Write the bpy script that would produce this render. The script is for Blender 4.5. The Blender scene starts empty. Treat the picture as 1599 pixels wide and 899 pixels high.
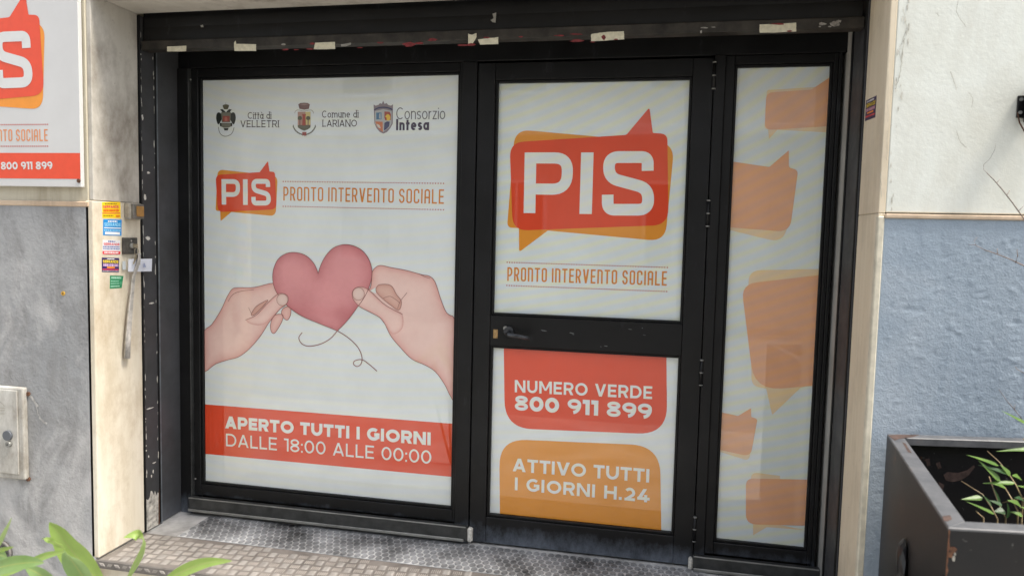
import bpy, bmesh, math, random
from mathutils import Vector, Matrix
from mathutils.geometry import delaunay_2d_cdt

random.seed(7)
S = bpy.context.scene
COL = S.collection

# ------------------------------------------------------------------ camera
W, H, F = 1599.0, 899.0, 1138.32
FLOOR = 1.335                                   # eye height above the shop threshold
CAM = Vector((0.0, -3.0, FLOOR))
_y, _p, _r = (math.radians(a) for a in (-11.57499, -4.19727, 1.36352))
_f = Vector((math.sin(_y) * math.cos(_p), math.cos(_y) * math.cos(_p), math.sin(_p)))
_a = _f.cross(Vector((0, 0, 1))).normalized()
_b = _a.cross(_f)
RT = math.cos(_r) * _a + math.sin(_r) * _b
UP = -math.sin(_r) * _a + math.cos(_r) * _b
cd = bpy.data.cameras.new('camera')
cam = bpy.data.objects.new('camera', cd)
COL.objects.link(cam)
cd.sensor_width = 36
cd.lens = 36 * F / W
cd.dof.use_dof = True
cd.dof.focus_distance = 3.15
cd.dof.aperture_fstop = 3.2
cd.clip_start, cd.clip_end = 0.05, 500
cam.matrix_world = Matrix(((RT.x, UP.x, -_f.x, CAM.x), (RT.y, UP.y, -_f.y, CAM.y), (RT.z, UP.z, -_f.z, CAM.z), (0, 0, 0, 1)))
S.camera = cam

# ------------------------------------------------------------------ sky and sun
SUN = Vector((0.47, -0.10, 0.87)).normalized()
w = bpy.data.worlds.new('World')
S.world = w
w.use_nodes = True
wn = w.node_tree.nodes
sky = wn.new('ShaderNodeTexSky')
sky.sky_type = 'NISHITA'
sky.sun_disc = False
sky.sun_elevation = math.asin(SUN.z)
sky.sun_rotation = math.atan2(SUN.x, SUN.y)
sky.air_density, sky.dust_density, sky.ozone_density = 1.0, 3.0, 1.0
wn['Background'].inputs['Strength'].default_value = 0.15
hs = wn.new('ShaderNodeHueSaturation')          # hazy, milky sky
hs.inputs['Saturation'].default_value = 0.42
w.node_tree.links.new(sky.outputs[0], hs.inputs['Color'])
w.node_tree.links.new(hs.outputs[0], wn['Background'].inputs['Color'])
sl = bpy.data.lights.new('sun', 'SUN')
sl.energy = 2.3
sl.angle = math.radians(11)
sl.color = (1.0, 0.93, 0.82)
so = bpy.data.objects.new('sun', sl)
COL.objects.link(so)
so.rotation_euler = (-SUN).to_track_quat('-Z', 'Y').to_euler()
S.view_settings.view_transform = 'Standard'
S.view_settings.look = 'None'
S.view_settings.exposure = 1.2
S.view_settings.gamma = 1


# ------------------------------------------------------------------ helpers
def ray(px, py):
    return _f + RT * ((px - W / 2) / F) - UP * ((py - H / 2) / F)


def onY(px, py, y):
    d = ray(px, py)
    return CAM + d * ((y - CAM.y) / d.y)


def onX(px, py, x):
    d = ray(px, py)
    return CAM + d * ((x - CAM.x) / d.x)


def lin(c):
    c = c / 255.0
    return c / 12.92 if c <= 0.04045 else ((c + 0.055) / 1.055) ** 2.4


def rgb(r, g, b):
    return (lin(r), lin(g), lin(b), 1.0)


def tag(o, label=None, cat=None, group=None, kind=None):
    if label: o['label'] = label
    if cat: o['category'] = cat
    if group: o['group'] = group
    if kind: o['kind'] = kind
    return o


def empty(name, loc, label, cat, group=None):
    o = bpy.data.objects.new(name, None)
    COL.objects.link(o)
    o.location = loc
    o.empty_display_size = 0.05
    return tag(o, label, cat, group)


def link(name, me, mat, parent=None):
    o = bpy.data.objects.new(name, me)
    COL.objects.link(o)
    if mat is not None and not me.materials:
        me.materials.append(mat)
    if parent is not None:
        o.parent = parent
        o.matrix_parent_inverse = Matrix.Translation(-parent.location)
    return o


def from_bm(name, bm, mat, parent=None, smooth=False):
    me = bpy.data.meshes.new(name)
    bm.normal_update()
    bm.to_mesh(me)
    bm.free()
    if smooth:
        for p in me.polygons: p.use_smooth = True
    return link(name, me, mat, parent)


def bm_box(bm, a, b, bev=0.0, seg=1):
    x0, x1 = sorted((a[0], b[0])); y0, y1 = sorted((a[1], b[1])); z0, z1 = sorted((a[2], b[2]))
    r = bmesh.ops.create_cube(bm, size=1.0)
    vs = r['verts']
    for v in vs:
        v.co = Vector(((x0 + x1) / 2 + v.co.x * (x1 - x0), (y0 + y1) / 2 + v.co.y * (y1 - y0), (z0 + z1) / 2 + v.co.z * (z1 - z0)))
    if bev > 0:
        es = list({e for v in vs for e in v.link_edges})
        bmesh.ops.bevel(bm, geom=es, offset=bev, segments=seg, affect='EDGES', profile=0.5)


def box(name, a, b, mat, parent=None, bev=0.002, seg=1):
    bm = bmesh.new()
    bm_box(bm, a, b, bev, seg)
    return from_bm(name, bm, mat, parent)


def bm_poly(bm, pts, n=None):
    vs = [bm.verts.new(p) for p in pts]
    f = bm.faces.new(vs)
    f.normal_update()
    if n is not None and f.normal.dot(Vector(n)) < 0:
        f.normal_flip()
    return f


def bm_tube(bm, pts, rad, n=6, cap=True):
    pts = [Vector(p) for p in pts]
    rads = rad if isinstance(rad, (list, tuple)) else [rad] * len(pts)
    rings = []
    up = Vector((0.13, 0.31, 0.94)).normalized()
    for i, p in enumerate(pts):
        t = (pts[min(i + 1, len(pts) - 1)] - pts[max(i - 1, 0)]).normalized()
        a = t.cross(up)
        if a.length < 1e-4: a = t.cross(Vector((1, 0, 0)))
        a.normalize(); b = t.cross(a)
        rings.append([bm.verts.new(p + rads[i] * (math.cos(k * 2 * math.pi / n) * a + math.sin(k * 2 * math.pi / n) * b)) for k in range(n)])
    for r0, r1 in zip(rings, rings[1:]):
        for k in range(n):
            f = bm.faces.new((r0[k], r0[(k + 1) % n], r1[(k + 1) % n], r1[k]))
            f.smooth = True
    if cap:
        bm.faces.new(list(reversed(rings[0]))); bm.faces.new(rings[-1])
    return rings


def catmull(pts, n=6, closed=True):
    out = []
    m = len(pts)
    rng = range(m) if closed else range(m - 1)
    for i in rng:
        if closed:
            p0, p1, p2, p3 = (pts[(i + k - 1) % m] for k in range(4))
        else:
            p0, p1, p2, p3 = pts[max(i - 1, 0)], pts[i], pts[i + 1], pts[min(i + 2, m - 1)]
        for k in range(n):
            t = k / n
            out.append(tuple(0.5 * (2 * p1[j] + (p2[j] - p0[j]) * t + (2 * p0[j] - 5 * p1[j] + 4 * p2[j] - p3[j]) * t * t
                                    + (3 * p1[j] - p0[j] - 3 * p2[j] + p3[j]) * t ** 3) for j in range(2)))
    if not closed: out.append(tuple(pts[-1]))
    return out


# ------------------------------------------------------------------ materials
def nodes(name):
    m = bpy.data.materials.new(name)
    m.use_nodes = True
    nt = m.node_tree
    return m, nt, nt.nodes['Principled BSDF']


def N(nt, t, **kw):
    n = nt.nodes.new(t)
    for k, v in kw.items():
        if k in n.inputs: n.inputs[k].default_value = v
        else: setattr(n, k, v)
    return n


def noise(nt, scale, detail=4.0, rough=0.55, stretch=None, dist=0.0):
    n = N(nt, 'ShaderNodeTexNoise', Scale=scale, Detail=detail, Roughness=rough, Distortion=dist)
    g = N(nt, 'ShaderNodeNewGeometry')
    src = g.outputs['Position']
    if stretch:
        mp = N(nt, 'ShaderNodeMapping')
        mp.inputs['Scale'].default_value = stretch
        nt.links.new(src, mp.inputs['Vector'])
        src = mp.outputs[0]
    nt.links.new(src, n.inputs['Vector'])
    return n.outputs['Fac']


def ramp(nt, fac, stops, interp='LINEAR'):
    r = N(nt, 'ShaderNodeValToRGB')
    r.color_ramp.interpolation = interp
    e = r.color_ramp.elements
    while len(e) < len(stops): e.new(0.5)
    for el, (p, c) in zip(e, stops):
        el.position = p
        el.color = c if len(c) == 4 else (*c, 1)
    nt.links.new(fac, r.inputs['Fac'])
    return r.outputs['Color']


def mix(nt, fac, a, b, mode='MIX'):
    m = N(nt, 'ShaderNodeMix')
    m.data_type = 'RGBA'
    m.blend_type = mode
    for s, v in ((m.inputs[0], fac), (m.inputs[6], a), (m.inputs[7], b)):
        if hasattr(v, 'is_linked'): nt.links.new(v, s)
        else: s.default_value = v
    return m.outputs[2]


def bump(nt, bs, h, strength=0.5, dist=0.01, prev=None):
    b = N(nt, 'ShaderNodeBump', Strength=strength, Distance=dist)
    nt.links.new(h, b.inputs['Height'])
    if prev is not None: nt.links.new(prev, b.inputs['Normal'])
    nt.links.new(b.outputs[0], bs.inputs['Normal'])
    return b.outputs[0]


G = lambda v: (v, v, v, 1)


def mat_plaster(name, c, c2, stain, fine=90, fine_s=0.35, lump=9, lump_s=0.35, lump_d=0.02, streak=0.5, patch=None, mid_s=0.0, sdir=(5.0, 5.0, 0.55)):
    m, nt, bs = nodes(name)
    big = noise(nt, 1.7, 5, 0.6)
    col = mix(nt, ramp(nt, big, [(0.32, G(0)), (0.68, G(1))]), c, c2)
    st = noise(nt, 3.0, 7, 0.68, sdir, 0.5)
    col = mix(nt, ramp(nt, st, [(0.44, G(0)), (0.68, G(streak))]), col, stain)
    sp = noise(nt, 38, 5, 0.7)
    col = mix(nt, ramp(nt, sp, [(0.62, G(0)), (0.78, G(0.35))]), col, stain)
    if patch:
        pn = noise(nt, 2.3, 7, 0.62, (1, 1, 0.8), 0.6)
        col = mix(nt, ramp(nt, pn, [(0.50, G(0)), (0.62, G(0.7))]), col, patch)
    nt.links.new(col, bs.inputs['Base Color'])
    bs.inputs['Roughness'].default_value = 0.85
    bs.inputs['Specular IOR Level'].default_value = 0.25
    b = bump(nt, bs, noise(nt, lump, 5, 0.55), lump_s, lump_d)
    if mid_s: b = bump(nt, bs, noise(nt, 42, 4, 0.6), mid_s, 0.006, b)
    bump(nt, bs, noise(nt, fine, 4, 0.65), fine_s, 0.0025, b)
    return m


def mat_simple(name, c, rough=0.5, metal=0.0, spec=0.5, nz=0.12, nscale=30, bumps=0.0, bscale=120, coat=0.0):
    m, nt, bs = nodes(name)
    n = noise(nt, nscale, 5, 0.6)
    d = tuple(v * (1 - nz * 2) for v in c[:3]) + (1,)
    e = tuple(min(1, v * (1 + nz)) for v in c[:3]) + (1,)
    nt.links.new(ramp(nt, n, [(0.3, d), (0.7, e)]), bs.inputs['Base Color'])
    bs.inputs['Roughness'].default_value = rough
    bs.inputs['Metallic'].default_value = metal
    bs.inputs['Specular IOR Level'].default_value = spec
    bs.inputs['Coat Weight'].default_value = coat
    if bumps: bump(nt, bs, noise(nt, bscale, 4, 0.6), bumps, 0.002)
    return m


def mat_print(name, c, moire=0.0, attr=False, wash=0.03):
    """printed perforated film under a clear glossy face"""
    m, nt, bs = nodes(name)
    if attr:
        a = N(nt, 'ShaderNodeAttribute', attribute_name='ink')
        col = a.outputs['Color']
    else:
        rg = N(nt, 'ShaderNodeRGB'); rg.outputs[0].default_value = c; col = rg.outputs[0]
    col = mix(nt, ramp(nt, noise(nt, 6, 4, 0.6), [(0.3, G(0)), (0.75, G(1))]), col, mix(nt, 1.0, col, G(1 - wash * 3), 'MULTIPLY'))
    if moire:                                   # camera moire painted into the film colour as yellow and blue bands
        g = N(nt, 'ShaderNodeNewGeometry')
        mp = N(nt, 'ShaderNodeMapping')
        mp.inputs['Location'].default_value = (0.9, 0, -2.9)
        mp.inputs['Scale'].default_value = (0.62, 1, 1.05)
        nt.links.new(g.outputs['Position'], mp.inputs['Vector'])
        wv = N(nt, 'ShaderNodeTexWave', Scale=7.6, Distortion=1.5, Detail=1.0)
        wv.inputs['Detail Scale'].default_value = 0.5
        wv.wave_type = 'RINGS'; wv.rings_direction = 'Y'
        nt.links.new(mp.outputs[0], wv.inputs['Vector'])
        tint = ramp(nt, wv.outputs['Fac'], [(0.0, (0.98, 0.98, 0.70, 1)), (0.5, (0.93, 0.94, 0.92, 1)), (1.0, (0.84, 0.92, 1.0, 1))])
        col = mix(nt, moire, col, mix(nt, 1.0, col, tint, 'MULTIPLY'))
    nt.links.new(col, bs.inputs['Base Color'])
    bs.inputs['Roughness'].default_value = 0.5
    bs.inputs['Specular IOR Level'].default_value = 0.2
    bs.inputs['Coat Weight'].default_value = 1.0
    bs.inputs['Coat Roughness'].default_value = 0.015
    bs.inputs['Coat IOR'].default_value = 1.75     # both faces of the pane
    return m


def mat_black(name, base, dusty=0.0, rough=0.42):
    m, nt, bs = nodes(name)
    n = noise(nt, 5, 6, 0.65)
    col = ramp(nt, n, [(0.3, G(base * 0.75)), (0.75, (base * 1.35, base * 1.38, base * 1.5, 1))])
    sc = noise(nt, 14, 8, 0.75, (1, 1, 0.35))
    col = mix(nt, ramp(nt, sc, [(0.60, G(0)), (0.76, G(0.6))]), col, (0.045, 0.048, 0.054, 1))
    if dusty:                                   # splash and scuff marks above the floor
        g = N(nt, 'ShaderNodeNewGeometry')
        sx = N(nt, 'ShaderNodeSeparateXYZ'); nt.links.new(g.outputs['Position'], sx.inputs[0])
        mr = N(nt, 'ShaderNodeMapRange'); nt.links.new(sx.outputs['Z'], mr.inputs['Value'])
        mr.inputs['From Min'].default_value = 0.16; mr.inputs['From Max'].default_value = 0.0
        d = noise(nt, 22, 8, 0.75, (1, 1, 0.6))
        mm = N(nt, 'ShaderNodeMath', operation='MULTIPLY'); nt.links.new(mr.outputs[0], mm.inputs[0]); nt.links.new(d, mm.inputs[1])
        col = mix(nt, ramp(nt, mm.outputs[0], [(0.2, G(0)), (0.62, G(dusty))]), col, (0.20, 0.23, 0.28, 1))
    nt.links.new(col, bs.inputs['Base Color'])
    rr = ramp(nt, noise(nt, 9, 5, 0.6), [(0.3, G(rough - 0.1)), (0.7, G(rough + 0.14))])
    nt.links.new(rr, bs.inputs['Roughness'])
    bs.inputs['Specular IOR Level'].default_value = 0.28
    bump(nt, bs, noise(nt, 130, 3, 0.6), 0.08, 0.001)
    return m


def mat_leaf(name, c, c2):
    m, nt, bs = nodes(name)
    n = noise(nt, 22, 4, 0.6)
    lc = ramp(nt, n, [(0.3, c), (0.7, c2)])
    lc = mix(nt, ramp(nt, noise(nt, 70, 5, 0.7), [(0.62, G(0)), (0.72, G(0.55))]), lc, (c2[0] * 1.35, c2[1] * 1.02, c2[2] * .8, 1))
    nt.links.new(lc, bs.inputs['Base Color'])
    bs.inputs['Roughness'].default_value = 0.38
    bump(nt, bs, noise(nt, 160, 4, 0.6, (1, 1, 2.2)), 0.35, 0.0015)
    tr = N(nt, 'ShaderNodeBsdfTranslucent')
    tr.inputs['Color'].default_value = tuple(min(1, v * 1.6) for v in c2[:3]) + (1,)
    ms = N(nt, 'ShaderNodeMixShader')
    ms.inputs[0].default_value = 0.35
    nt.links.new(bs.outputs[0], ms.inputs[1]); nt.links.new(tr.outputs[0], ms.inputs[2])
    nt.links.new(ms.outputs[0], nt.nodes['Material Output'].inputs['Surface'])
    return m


def mat_stone(name, c, c2, stain, sdir=(3.0, 3.0, 0.4), amount=0.6):
    m, nt, bs = nodes(name)
    col = mix(nt, ramp(nt, noise(nt, 4, 6, 0.6, sdir, 0.4), [(0.3, G(0)), (0.7, G(1))]), c, c2)
    col = mix(nt, ramp(nt, noise(nt, 3.4, 8, 0.72, (1, 1, 0.6)), [(0.47, G(0)), (0.68, G(amount))]), col, stain)
    col = mix(nt, ramp(nt, noise(nt, 55, 3, 0.6), [(0.68, G(0)), (0.76, G(0.55))]), col, stain)
    nt.links.new(col, bs.inputs['Base Color'])
    bs.inputs['Roughness'].default_value = 0.6
    bs.inputs['Specular IOR Level'].default_value = 0.3
    bump(nt, bs, noise(nt, 60, 5, 0.6), 0.12, 0.002)
    return m


M = {}
M['cream_wall'] = mat_plaster('cream_plaster', (0.50, 0.455, 0.34, 1), (0.56, 0.52, 0.42, 1), (0.30, 0.25, 0.17, 1), lump_s=0.2, fine_s=0.4, streak=0.7)
M['grey_wall'] = mat_plaster('grey_plaster', (0.28, 0.287, 0.292, 1), (0.37, 0.372, 0.37, 1), (0.215, 0.213, 0.21, 1), fine=85, fine_s=0.75, lump=7, lump_s=0.4, streak=1.0, patch=(0.52, 0.51, 0.50, 1), mid_s=0.22, sdir=(2.6, 2.6, 1.1))
M['white_wall'] = mat_plaster('white_plaster', (0.76, 0.78, 0.72, 1), (0.72, 0.74, 0.67, 1), (0.50, 0.47, 0.38, 1), lump=4, lump_s=0.10, fine_s=0.3, streak=0.28, patch=(0.66, 0.66, 0.58, 1), sdir=(3, 3, 1.2))
M['blue_wall'] = mat_plaster('blue_plaster', (0.30, 0.365, 0.43, 1), (0.36, 0.425, 0.49, 1), (0.25, 0.305, 0.365, 1), fine=150, fine_s=0.8, lump=15, lump_s=0.08, lump_d=0.02, streak=0.5, mid_s=0.2, patch=(0.40, 0.455, 0.51, 1))
M['stone'] = mat_stone('cream_marble', (0.60, 0.54, 0.42, 1), (0.72, 0.67, 0.56, 1), (0.42, 0.34, 0.23, 1), (4.0, 4.0, 0.5), 0.9)
M['stone_tan'] = mat_stone('tan_travertine', (0.68, 0.58, 0.42, 1), (0.76, 0.67, 0.52, 1), (0.33, 0.27, 0.19, 1), (14, 14, 0.3), 0.4)
M['stone_grey'] = mat_stone('grey_marble', (0.50, 0.47, 0.41, 1), (0.58, 0.55, 0.49, 1), (0.26, 0.23, 0.19, 1), (3, 3, 0.6), 1.0)
M['black'] = mat_black('black_painted_metal', 0.0065, 0.0)
M['black_low'] = mat_black('black_painted_metal_scuffed', 0.0085, 0.75)
M['plate'] = mat_black('blue_black_sheet_steel', 0.065, 0.25, 0.38)
M['guide'] = mat_black('weathered_black_steel', 0.05, 0.3, 0.5)
M['sill'] = mat_simple('dull_aluminium_profile', (0.060, 0.062, 0.060, 1), 0.42, 0.3, 0.5, 0.25, 18, 0.1)
M['galv'] = mat_simple('grey_steel', (0.30, 0.30, 0.28, 1), 0.5, 0.4, 0.5, 0.2, 12, 0.1)
M['chip'] = mat_simple('bare_white_primer', (0.66, 0.64, 0.58, 1), 0.8, nz=0.2, nscale=70)
M['redpaint'] = mat_simple('old_red_paint', (0.22, 0.022, 0.025, 1), 0.6, nz=0.3, nscale=60)
M['tape'] = mat_simple('cream_tape', (0.66, 0.62, 0.47, 1), 0.6, nz=0.1, nscale=60)
M['rust'] = mat_simple('rust', (0.13, 0.058, 0.03, 1), 0.9, nz=0.35, nscale=50, bumps=0.4)
M['mat'] = mat_simple('dusty_rubber_base', (0.43, 0.435, 0.435, 1), 0.8, nz=0.38, nscale=5, bumps=0.3)
M['stud'] = mat_simple('dark_rubber_stud', (0.225, 0.23, 0.235, 1), 0.65, nz=0.5, nscale=5)
M['tread'] = mat_simple('worn_tread_plate', (0.19, 0.172, 0.155, 1), 0.6, 0.1, 0.5, 0.22, 9, 0.15)
M['film'] = mat_print('white_printed_film', (0.76, 0.80, 0.77, 1), 0.62)
M['film_plain'] = mat_print('white_printed_film_soft', (0.76, 0.80, 0.785, 1), 0.25)
M['red'] = mat_print('red_orange_print', rgb(222, 74, 40))
M['orange'] = mat_print('amber_print', rgb(226, 148, 50))
M['white_print'] = mat_print('white_print', (0.80, 0.82, 0.78, 1), 0.35)
M['tan'] = mat_print('peach_print', rgb(234, 174, 136), 0.5)
M['tan_light'] = mat_print('pale_apricot_print', rgb(238, 210, 170), 0.5)
M['ink'] = mat_print('ink_print', (1, 1, 1, 1), attr=True)
M['txt_orange'] = mat_print('orange_lettering', rgb(214, 134, 52))
M['dots'] = mat_print('brick_red_dots', rgb(186, 82, 62))
M['txt_dark'] = mat_print('charcoal_lettering', rgb(62, 52, 50))
M['txt_grey'] = mat_print('grey_lettering', rgb(92, 92, 96))
M['txt_purple'] = mat_print('dark_purple_lettering', rgb(50, 36, 62))
M['outline'] = mat_print('brown_pink_line', rgb(142, 88, 84))


def flat(name, c, rough=0.45):
    if name not in M:
        M[name] = mat_simple(name, c, rough, nz=0.05)
    return M[name]


def printc(name, r, g, b):
    if name not in M:
        M[name] = mat_print(name, rgb(r, g, b))
    return M[name]


# ------------------------------------------------------------------ lettering (stroke alphabet)
def arc(cx, cy, rx, ry, a0, a1, n=14):
    return [(cx + rx * math.cos(math.radians(a0 + (a1 - a0) * k / n)), cy + ry * math.sin(math.radians(a0 + (a1 - a0) * k / n))) for k in range(n + 1)]


WID = dict(A=.86, B=.7, C=.8, D=.84, E=.64, G=.86, H=.8, I=0, L=.6, M=.98, N=.84, O=.94, P=.72, R=.74, S=.7, T=.7, U=.8, V=.84, Z=.7)
WID.update({'0': .74, '1': .36, '2': .66, '4': .78, '8': .7, '9': .7, '.': 0, ':': 0, ' ': .28})
WID.update(dict(a=.56, d=.58, e=.56, i=0, m=.92, n=.54, o=.60, r=.32, s=.44, t=.36, u=.54, z=.46))
WID['à'] = .56


def glyph(ch, w, t, style):
    """strokes (open centre lines) and polygons on a cap height of 1"""
    h = t / 2; st = []; po = []
    L = lambda *p: st.append(list(p))
    narrow = style == 'deco'
    serif = style == 'serif'
    xh = 0.70

    def stem(x, y0=0, y1=1, th=None):
        L((x, y0), (x, y1))
        if serif:
            for y in (y0 + 0.02, y1 - 0.02):
                st.append([(x - t * 1.3, y), (x + t * 1.3, y), 0.07])

    def ring(cx, cy, rx, ry):
        if narrow:
            r = min(rx, ry) * 0.85
            p = arc(cx + rx - r, cy + ry - r, r, r, 0, 90, 6) + arc(cx - rx + r, cy + ry - r, r, r, 90, 180, 6) + arc(cx - rx + r, cy - ry + r, r, r, 180, 270, 6) + arc(cx + rx - r, cy - ry + r, r, r, 270, 360, 6)
            L(*p, p[0])
        else:
            L(*arc(cx, cy, rx, ry, 0, 360, 30))
    k = t * 1.13
    if ch == 'I': stem(h)
    elif ch == 'L': stem(h); L((h, h), (w, h))
    elif ch == 'E':
        stem(h); L((h, 1 - h), (w, 1 - h)); L((h, .5), (w * .92, .5)); L((h, h), (w, h))
    elif ch == 'T': L((0, 1 - h), (w, 1 - h)); stem(w / 2)
    elif ch == 'H': stem(h); stem(w - h); L((h, .5), (w - h, .5))
    elif ch == 'N':
        if narrow:
            r = w / 2 - h
            L((h, 0), (h, 1)); L(*([(h, 1 - h)] + arc(w / 2, 1 - h - r, r, r, 90, 0, 8) + [(w - h, 0)]))
        else:
            stem(h); stem(w - h); po.append([(0, 1), (k, 1), (w, 0), (w - k, 0)])
    elif ch == 'M':
        stem(h); stem(w - h)
        po.append([(0, 1), (k, 1), (w / 2 + k * .35, .25), (w / 2 - k * .35, .25)])
        po.append([(w, 1), (w - k, 1), (w / 2 - k * .35, .25), (w / 2 + k * .35, .25)])
    elif ch == 'V':
        po.append([(0, 1), (k, 1), (w / 2 + k / 2, 0), (w / 2 - k / 2, 0)]); po.append([(w, 1), (w - k, 1), (w / 2 - k / 2, 0), (w / 2 + k / 2, 0)])
    elif ch == 'A':
        if narrow:
            r = w / 2 - h
            L(*([(h, 0), (h, 1 - h - r)] + arc(w / 2, 1 - h - r, r, r, 180, 0, 10) + [(w - h, 0)])); L((h, .42), (w - h, .42))
        else:
            po.append([(0, 0), (k, 0), (w / 2 + k / 2, 1), (w / 2 - k / 2, 1)]); po.append([(w, 0), (w - k, 0), (w / 2 - k / 2, 1), (w / 2 + k / 2, 1)])
            L((w * .2, .29), (w * .8, .29))
    elif ch in 'O0': ring(w / 2, .5, w / 2 - h, .5 - h)
    elif ch == 'C':
        if narrow:
            r = (w / 2 - h) * .85
            L(*([(w - h, .70)] + arc(w - h - r, 1 - h - r, r, r, 0, 90, 6) + arc(h + r, 1 - h - r, r, r, 90, 180, 6) + arc(h + r, h + r, r, r, 180, 270, 6) + arc(w - h - r, h + r, r, r, 270, 360, 6) + [(w - h, .30)]))
        else: L(*arc(w * .54, .5, w * .54 - h, .5 - h, 48, 312, 26))
    elif ch == 'G':
        L(*arc(w * .52, .5, w * .52 - h, .5 - h, 48, 322, 26)); L((w - h, .16), (w - h, .52)); L((w * .58, .5 - h * .2), (w, .5 - h * .2))
    elif ch == 'D':
        stem(h); r = .5 - h
        L(*([(h, 1 - h), (w - h - r * .95, 1 - h)] + arc(w - h - r * .95, .5, r * .95, r, 90, -90, 16) + [(h, h)]))
    elif ch in 'PRB':
        yb = .40 if ch == 'P' else .44
        ry = (1 - h - yb) / 2
        rx = ry if not narrow else min(ry, w * .4)
        stem(h); L(*([(h, 1 - h), (w - h - rx, 1 - h)] + arc(w - h - rx, 1 - h - ry, rx, ry, 90, -90, 12) + [(h, yb)]))
        if ch == 'R': po.append([(w - k * 1.05, 0), (w, 0), (w * .62 + k * .3, yb), (w * .62 - k * .75, yb)])
    elif ch == 'U':
        r = w / 2 - h
        L(*([(h, 1), (h, h + r)] + arc(w / 2, h + r, r, r, 180, 360, 14) + [(w - h, 1)]))
    elif ch in 'Ss':
        Ht = 1 if ch == 'S' else xh
        a = w / 2 - h; b = (Ht - t) / 4
        p = arc(w / 2, Ht - h - b, a, b, 25 if not narrow else 0, 180, 12) + arc(w / 2, Ht - h - b, a, b, 180, 262, 5)[1:] + arc(w / 2, h + b, a, b, 82, 0, 5)[1:] + arc(w / 2, h + b, a, b, 0, -155 if not narrow else -180, 12)[1:]
        L(*p)
    elif ch == '1': stem(w - h); L((0, 1 - h), (w, 1 - h))
    elif ch == '2':
        r = w / 2 - h
        L(*(arc(w / 2, 1 - h - r, r, r, 150, -35, 14) + [(h * 1.3, h)])); L((0, h), (w, h))
    elif ch == '4':
        po.append([(w * .48, 1), (w * .48 + k * 1.05, 1), (k * 1.2, .24), (0, .24)]); L((0, .24 + h * .2), (w, .24 + h * .2)); L((w * .68, 0), (w * .68, .55))
    elif ch == '8':
        t8 = min(t, .12 + t * .33); g = t8 / 2
        for cy, rx, ry in ((.745, w * .47 - g, .255 - g), (.275, w / 2 - g, .275 - g)): st.append(arc(w / 2, cy, rx, ry, 0, 360, 26) + [t8])
    elif ch == '9':
        t8 = min(t, .12 + t * .38); g = t8 / 2
        st.append(arc(w / 2, .67, w / 2 - g, .33 - g, 0, 360, 26) + [t8]); st.append(arc(w * .36, .60, w * .64 - g, .60 - g, 8, -82, 14) + [t8])
    elif ch == '.': L((h, 0), (h, t * 1.05))
    elif ch == ':': L((h, 0), (h, t * 1.1)); L((h, .55), (h, .55 + t * 1.1))
    elif ch in 'aà':
        ring(w / 2 - .02, xh / 2, w / 2 - h, xh / 2 - h); stem(w - h, 0, xh)
        if ch == 'à': po.append([(.1, 1.02), (.24, 1.02), (.38, .82), (.30, .82)])
    elif ch == 'd': ring(w / 2, xh / 2, w / 2 - h, xh / 2 - h); stem(w - h, 0, 1.05)
    elif ch == 'o': ring(w / 2, xh / 2, w / 2 - h, xh / 2 - h)
    elif ch == 'e':
        L(*arc(w / 2, xh / 2, w / 2 - h, xh / 2 - h, 0, 310, 22)); L((h, xh / 2), (w - h * .5, xh / 2))
    elif ch == 'i': stem(h, 0, xh); L((h, .86), (h, .86 + t * 1.1))
    elif ch in 'nm':
        stem(h, 0, xh); nn = 1 if ch == 'n' else 2; ww = (w - t) / nn; r = ww / 2
        for q in range(nn): L(*(arc(h + ww * q + r, xh - h - r, r, r, 180, 0, 10) + [(h + ww * (q + 1), 0)]))
    elif ch == 'u':
        r = w / 2 - h
        L(*([(h, xh), (h, h + r)] + arc(w / 2, h + r, r, r, 180, 360, 10))); stem(w - h, 0, xh)
    elif ch == 'r': stem(h, 0, xh); L(*arc(w, xh - h - .24, w - h, .24, 180, 95, 8))
    elif ch == 't': stem(w * .42, 0, .92); L((0, xh - h), (w, xh - h))
    elif ch == 'z': L((0, xh - h), (w, xh - h)); L((0, h), (w, h)); L((w - h, xh - h), (h, h))
    return st, po


def ribbon(pts, t):
    n = len(pts); out_l = []; out_r = []
    closed = (abs(pts[0][0] - pts[-1][0]) + abs(pts[0][1] - pts[-1][1])) < 1e-6 and n > 3
    for i in range(n):
        if closed:
            a = pts[i - 1] if i > 0 else pts[-2]; c = pts[i + 1] if i < n - 1 else pts[1]
        else:
            a = pts[max(i - 1, 0)]; c = pts[min(i + 1, n - 1)]
        b = pts[i]
        d1 = (b[0] - a[0], b[1] - a[1]); d2 = (c[0] - b[0], c[1] - b[1])
        l1 = math.hypot(*d1); l2 = math.hypot(*d2)
        if l1 < 1e-9: d1, l1 = d2, l2
        if l2 < 1e-9: d2, l2 = d1, l1
        n1 = (-d1[1] / l1, d1[0] / l1); n2 = (-d2[1] / l2, d2[0] / l2)
        m = (n1[0] + n2[0], n1[1] + n2[1]); ml = math.hypot(*m)
        if ml < 1e-6: m, ml = n1, 1
        m = (m[0] / ml, m[1] / ml)
        s = (t / 2) / max(0.5, m[0] * n1[0] + m[1] * n1[1])
        out_l.append((b[0] + m[0] * s, b[1] + m[1] * s)); out_r.append((b[0] - m[0] * s, b[1] - m[1] * s))
    return out_l, out_r


class Plane:
    """a real flat surface: u to the viewer's right, v up, n out of it"""
    def __init__(s, o, u, v, n):
        s.o, s.u, s.v, s.n = Vector(o), Vector(u), Vector(v), Vector(n)

    def at(s, a, b, lift):
        return s.o + s.u * a + s.v * b + s.n * lift

    def px(s, x, y):
        d = ray(x, y); t = (s.o - CAM).dot(s.n) / d.dot(s.n)
        p = CAM + d * t - s.o
        return (p.dot(s.u), p.dot(s.v))


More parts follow.
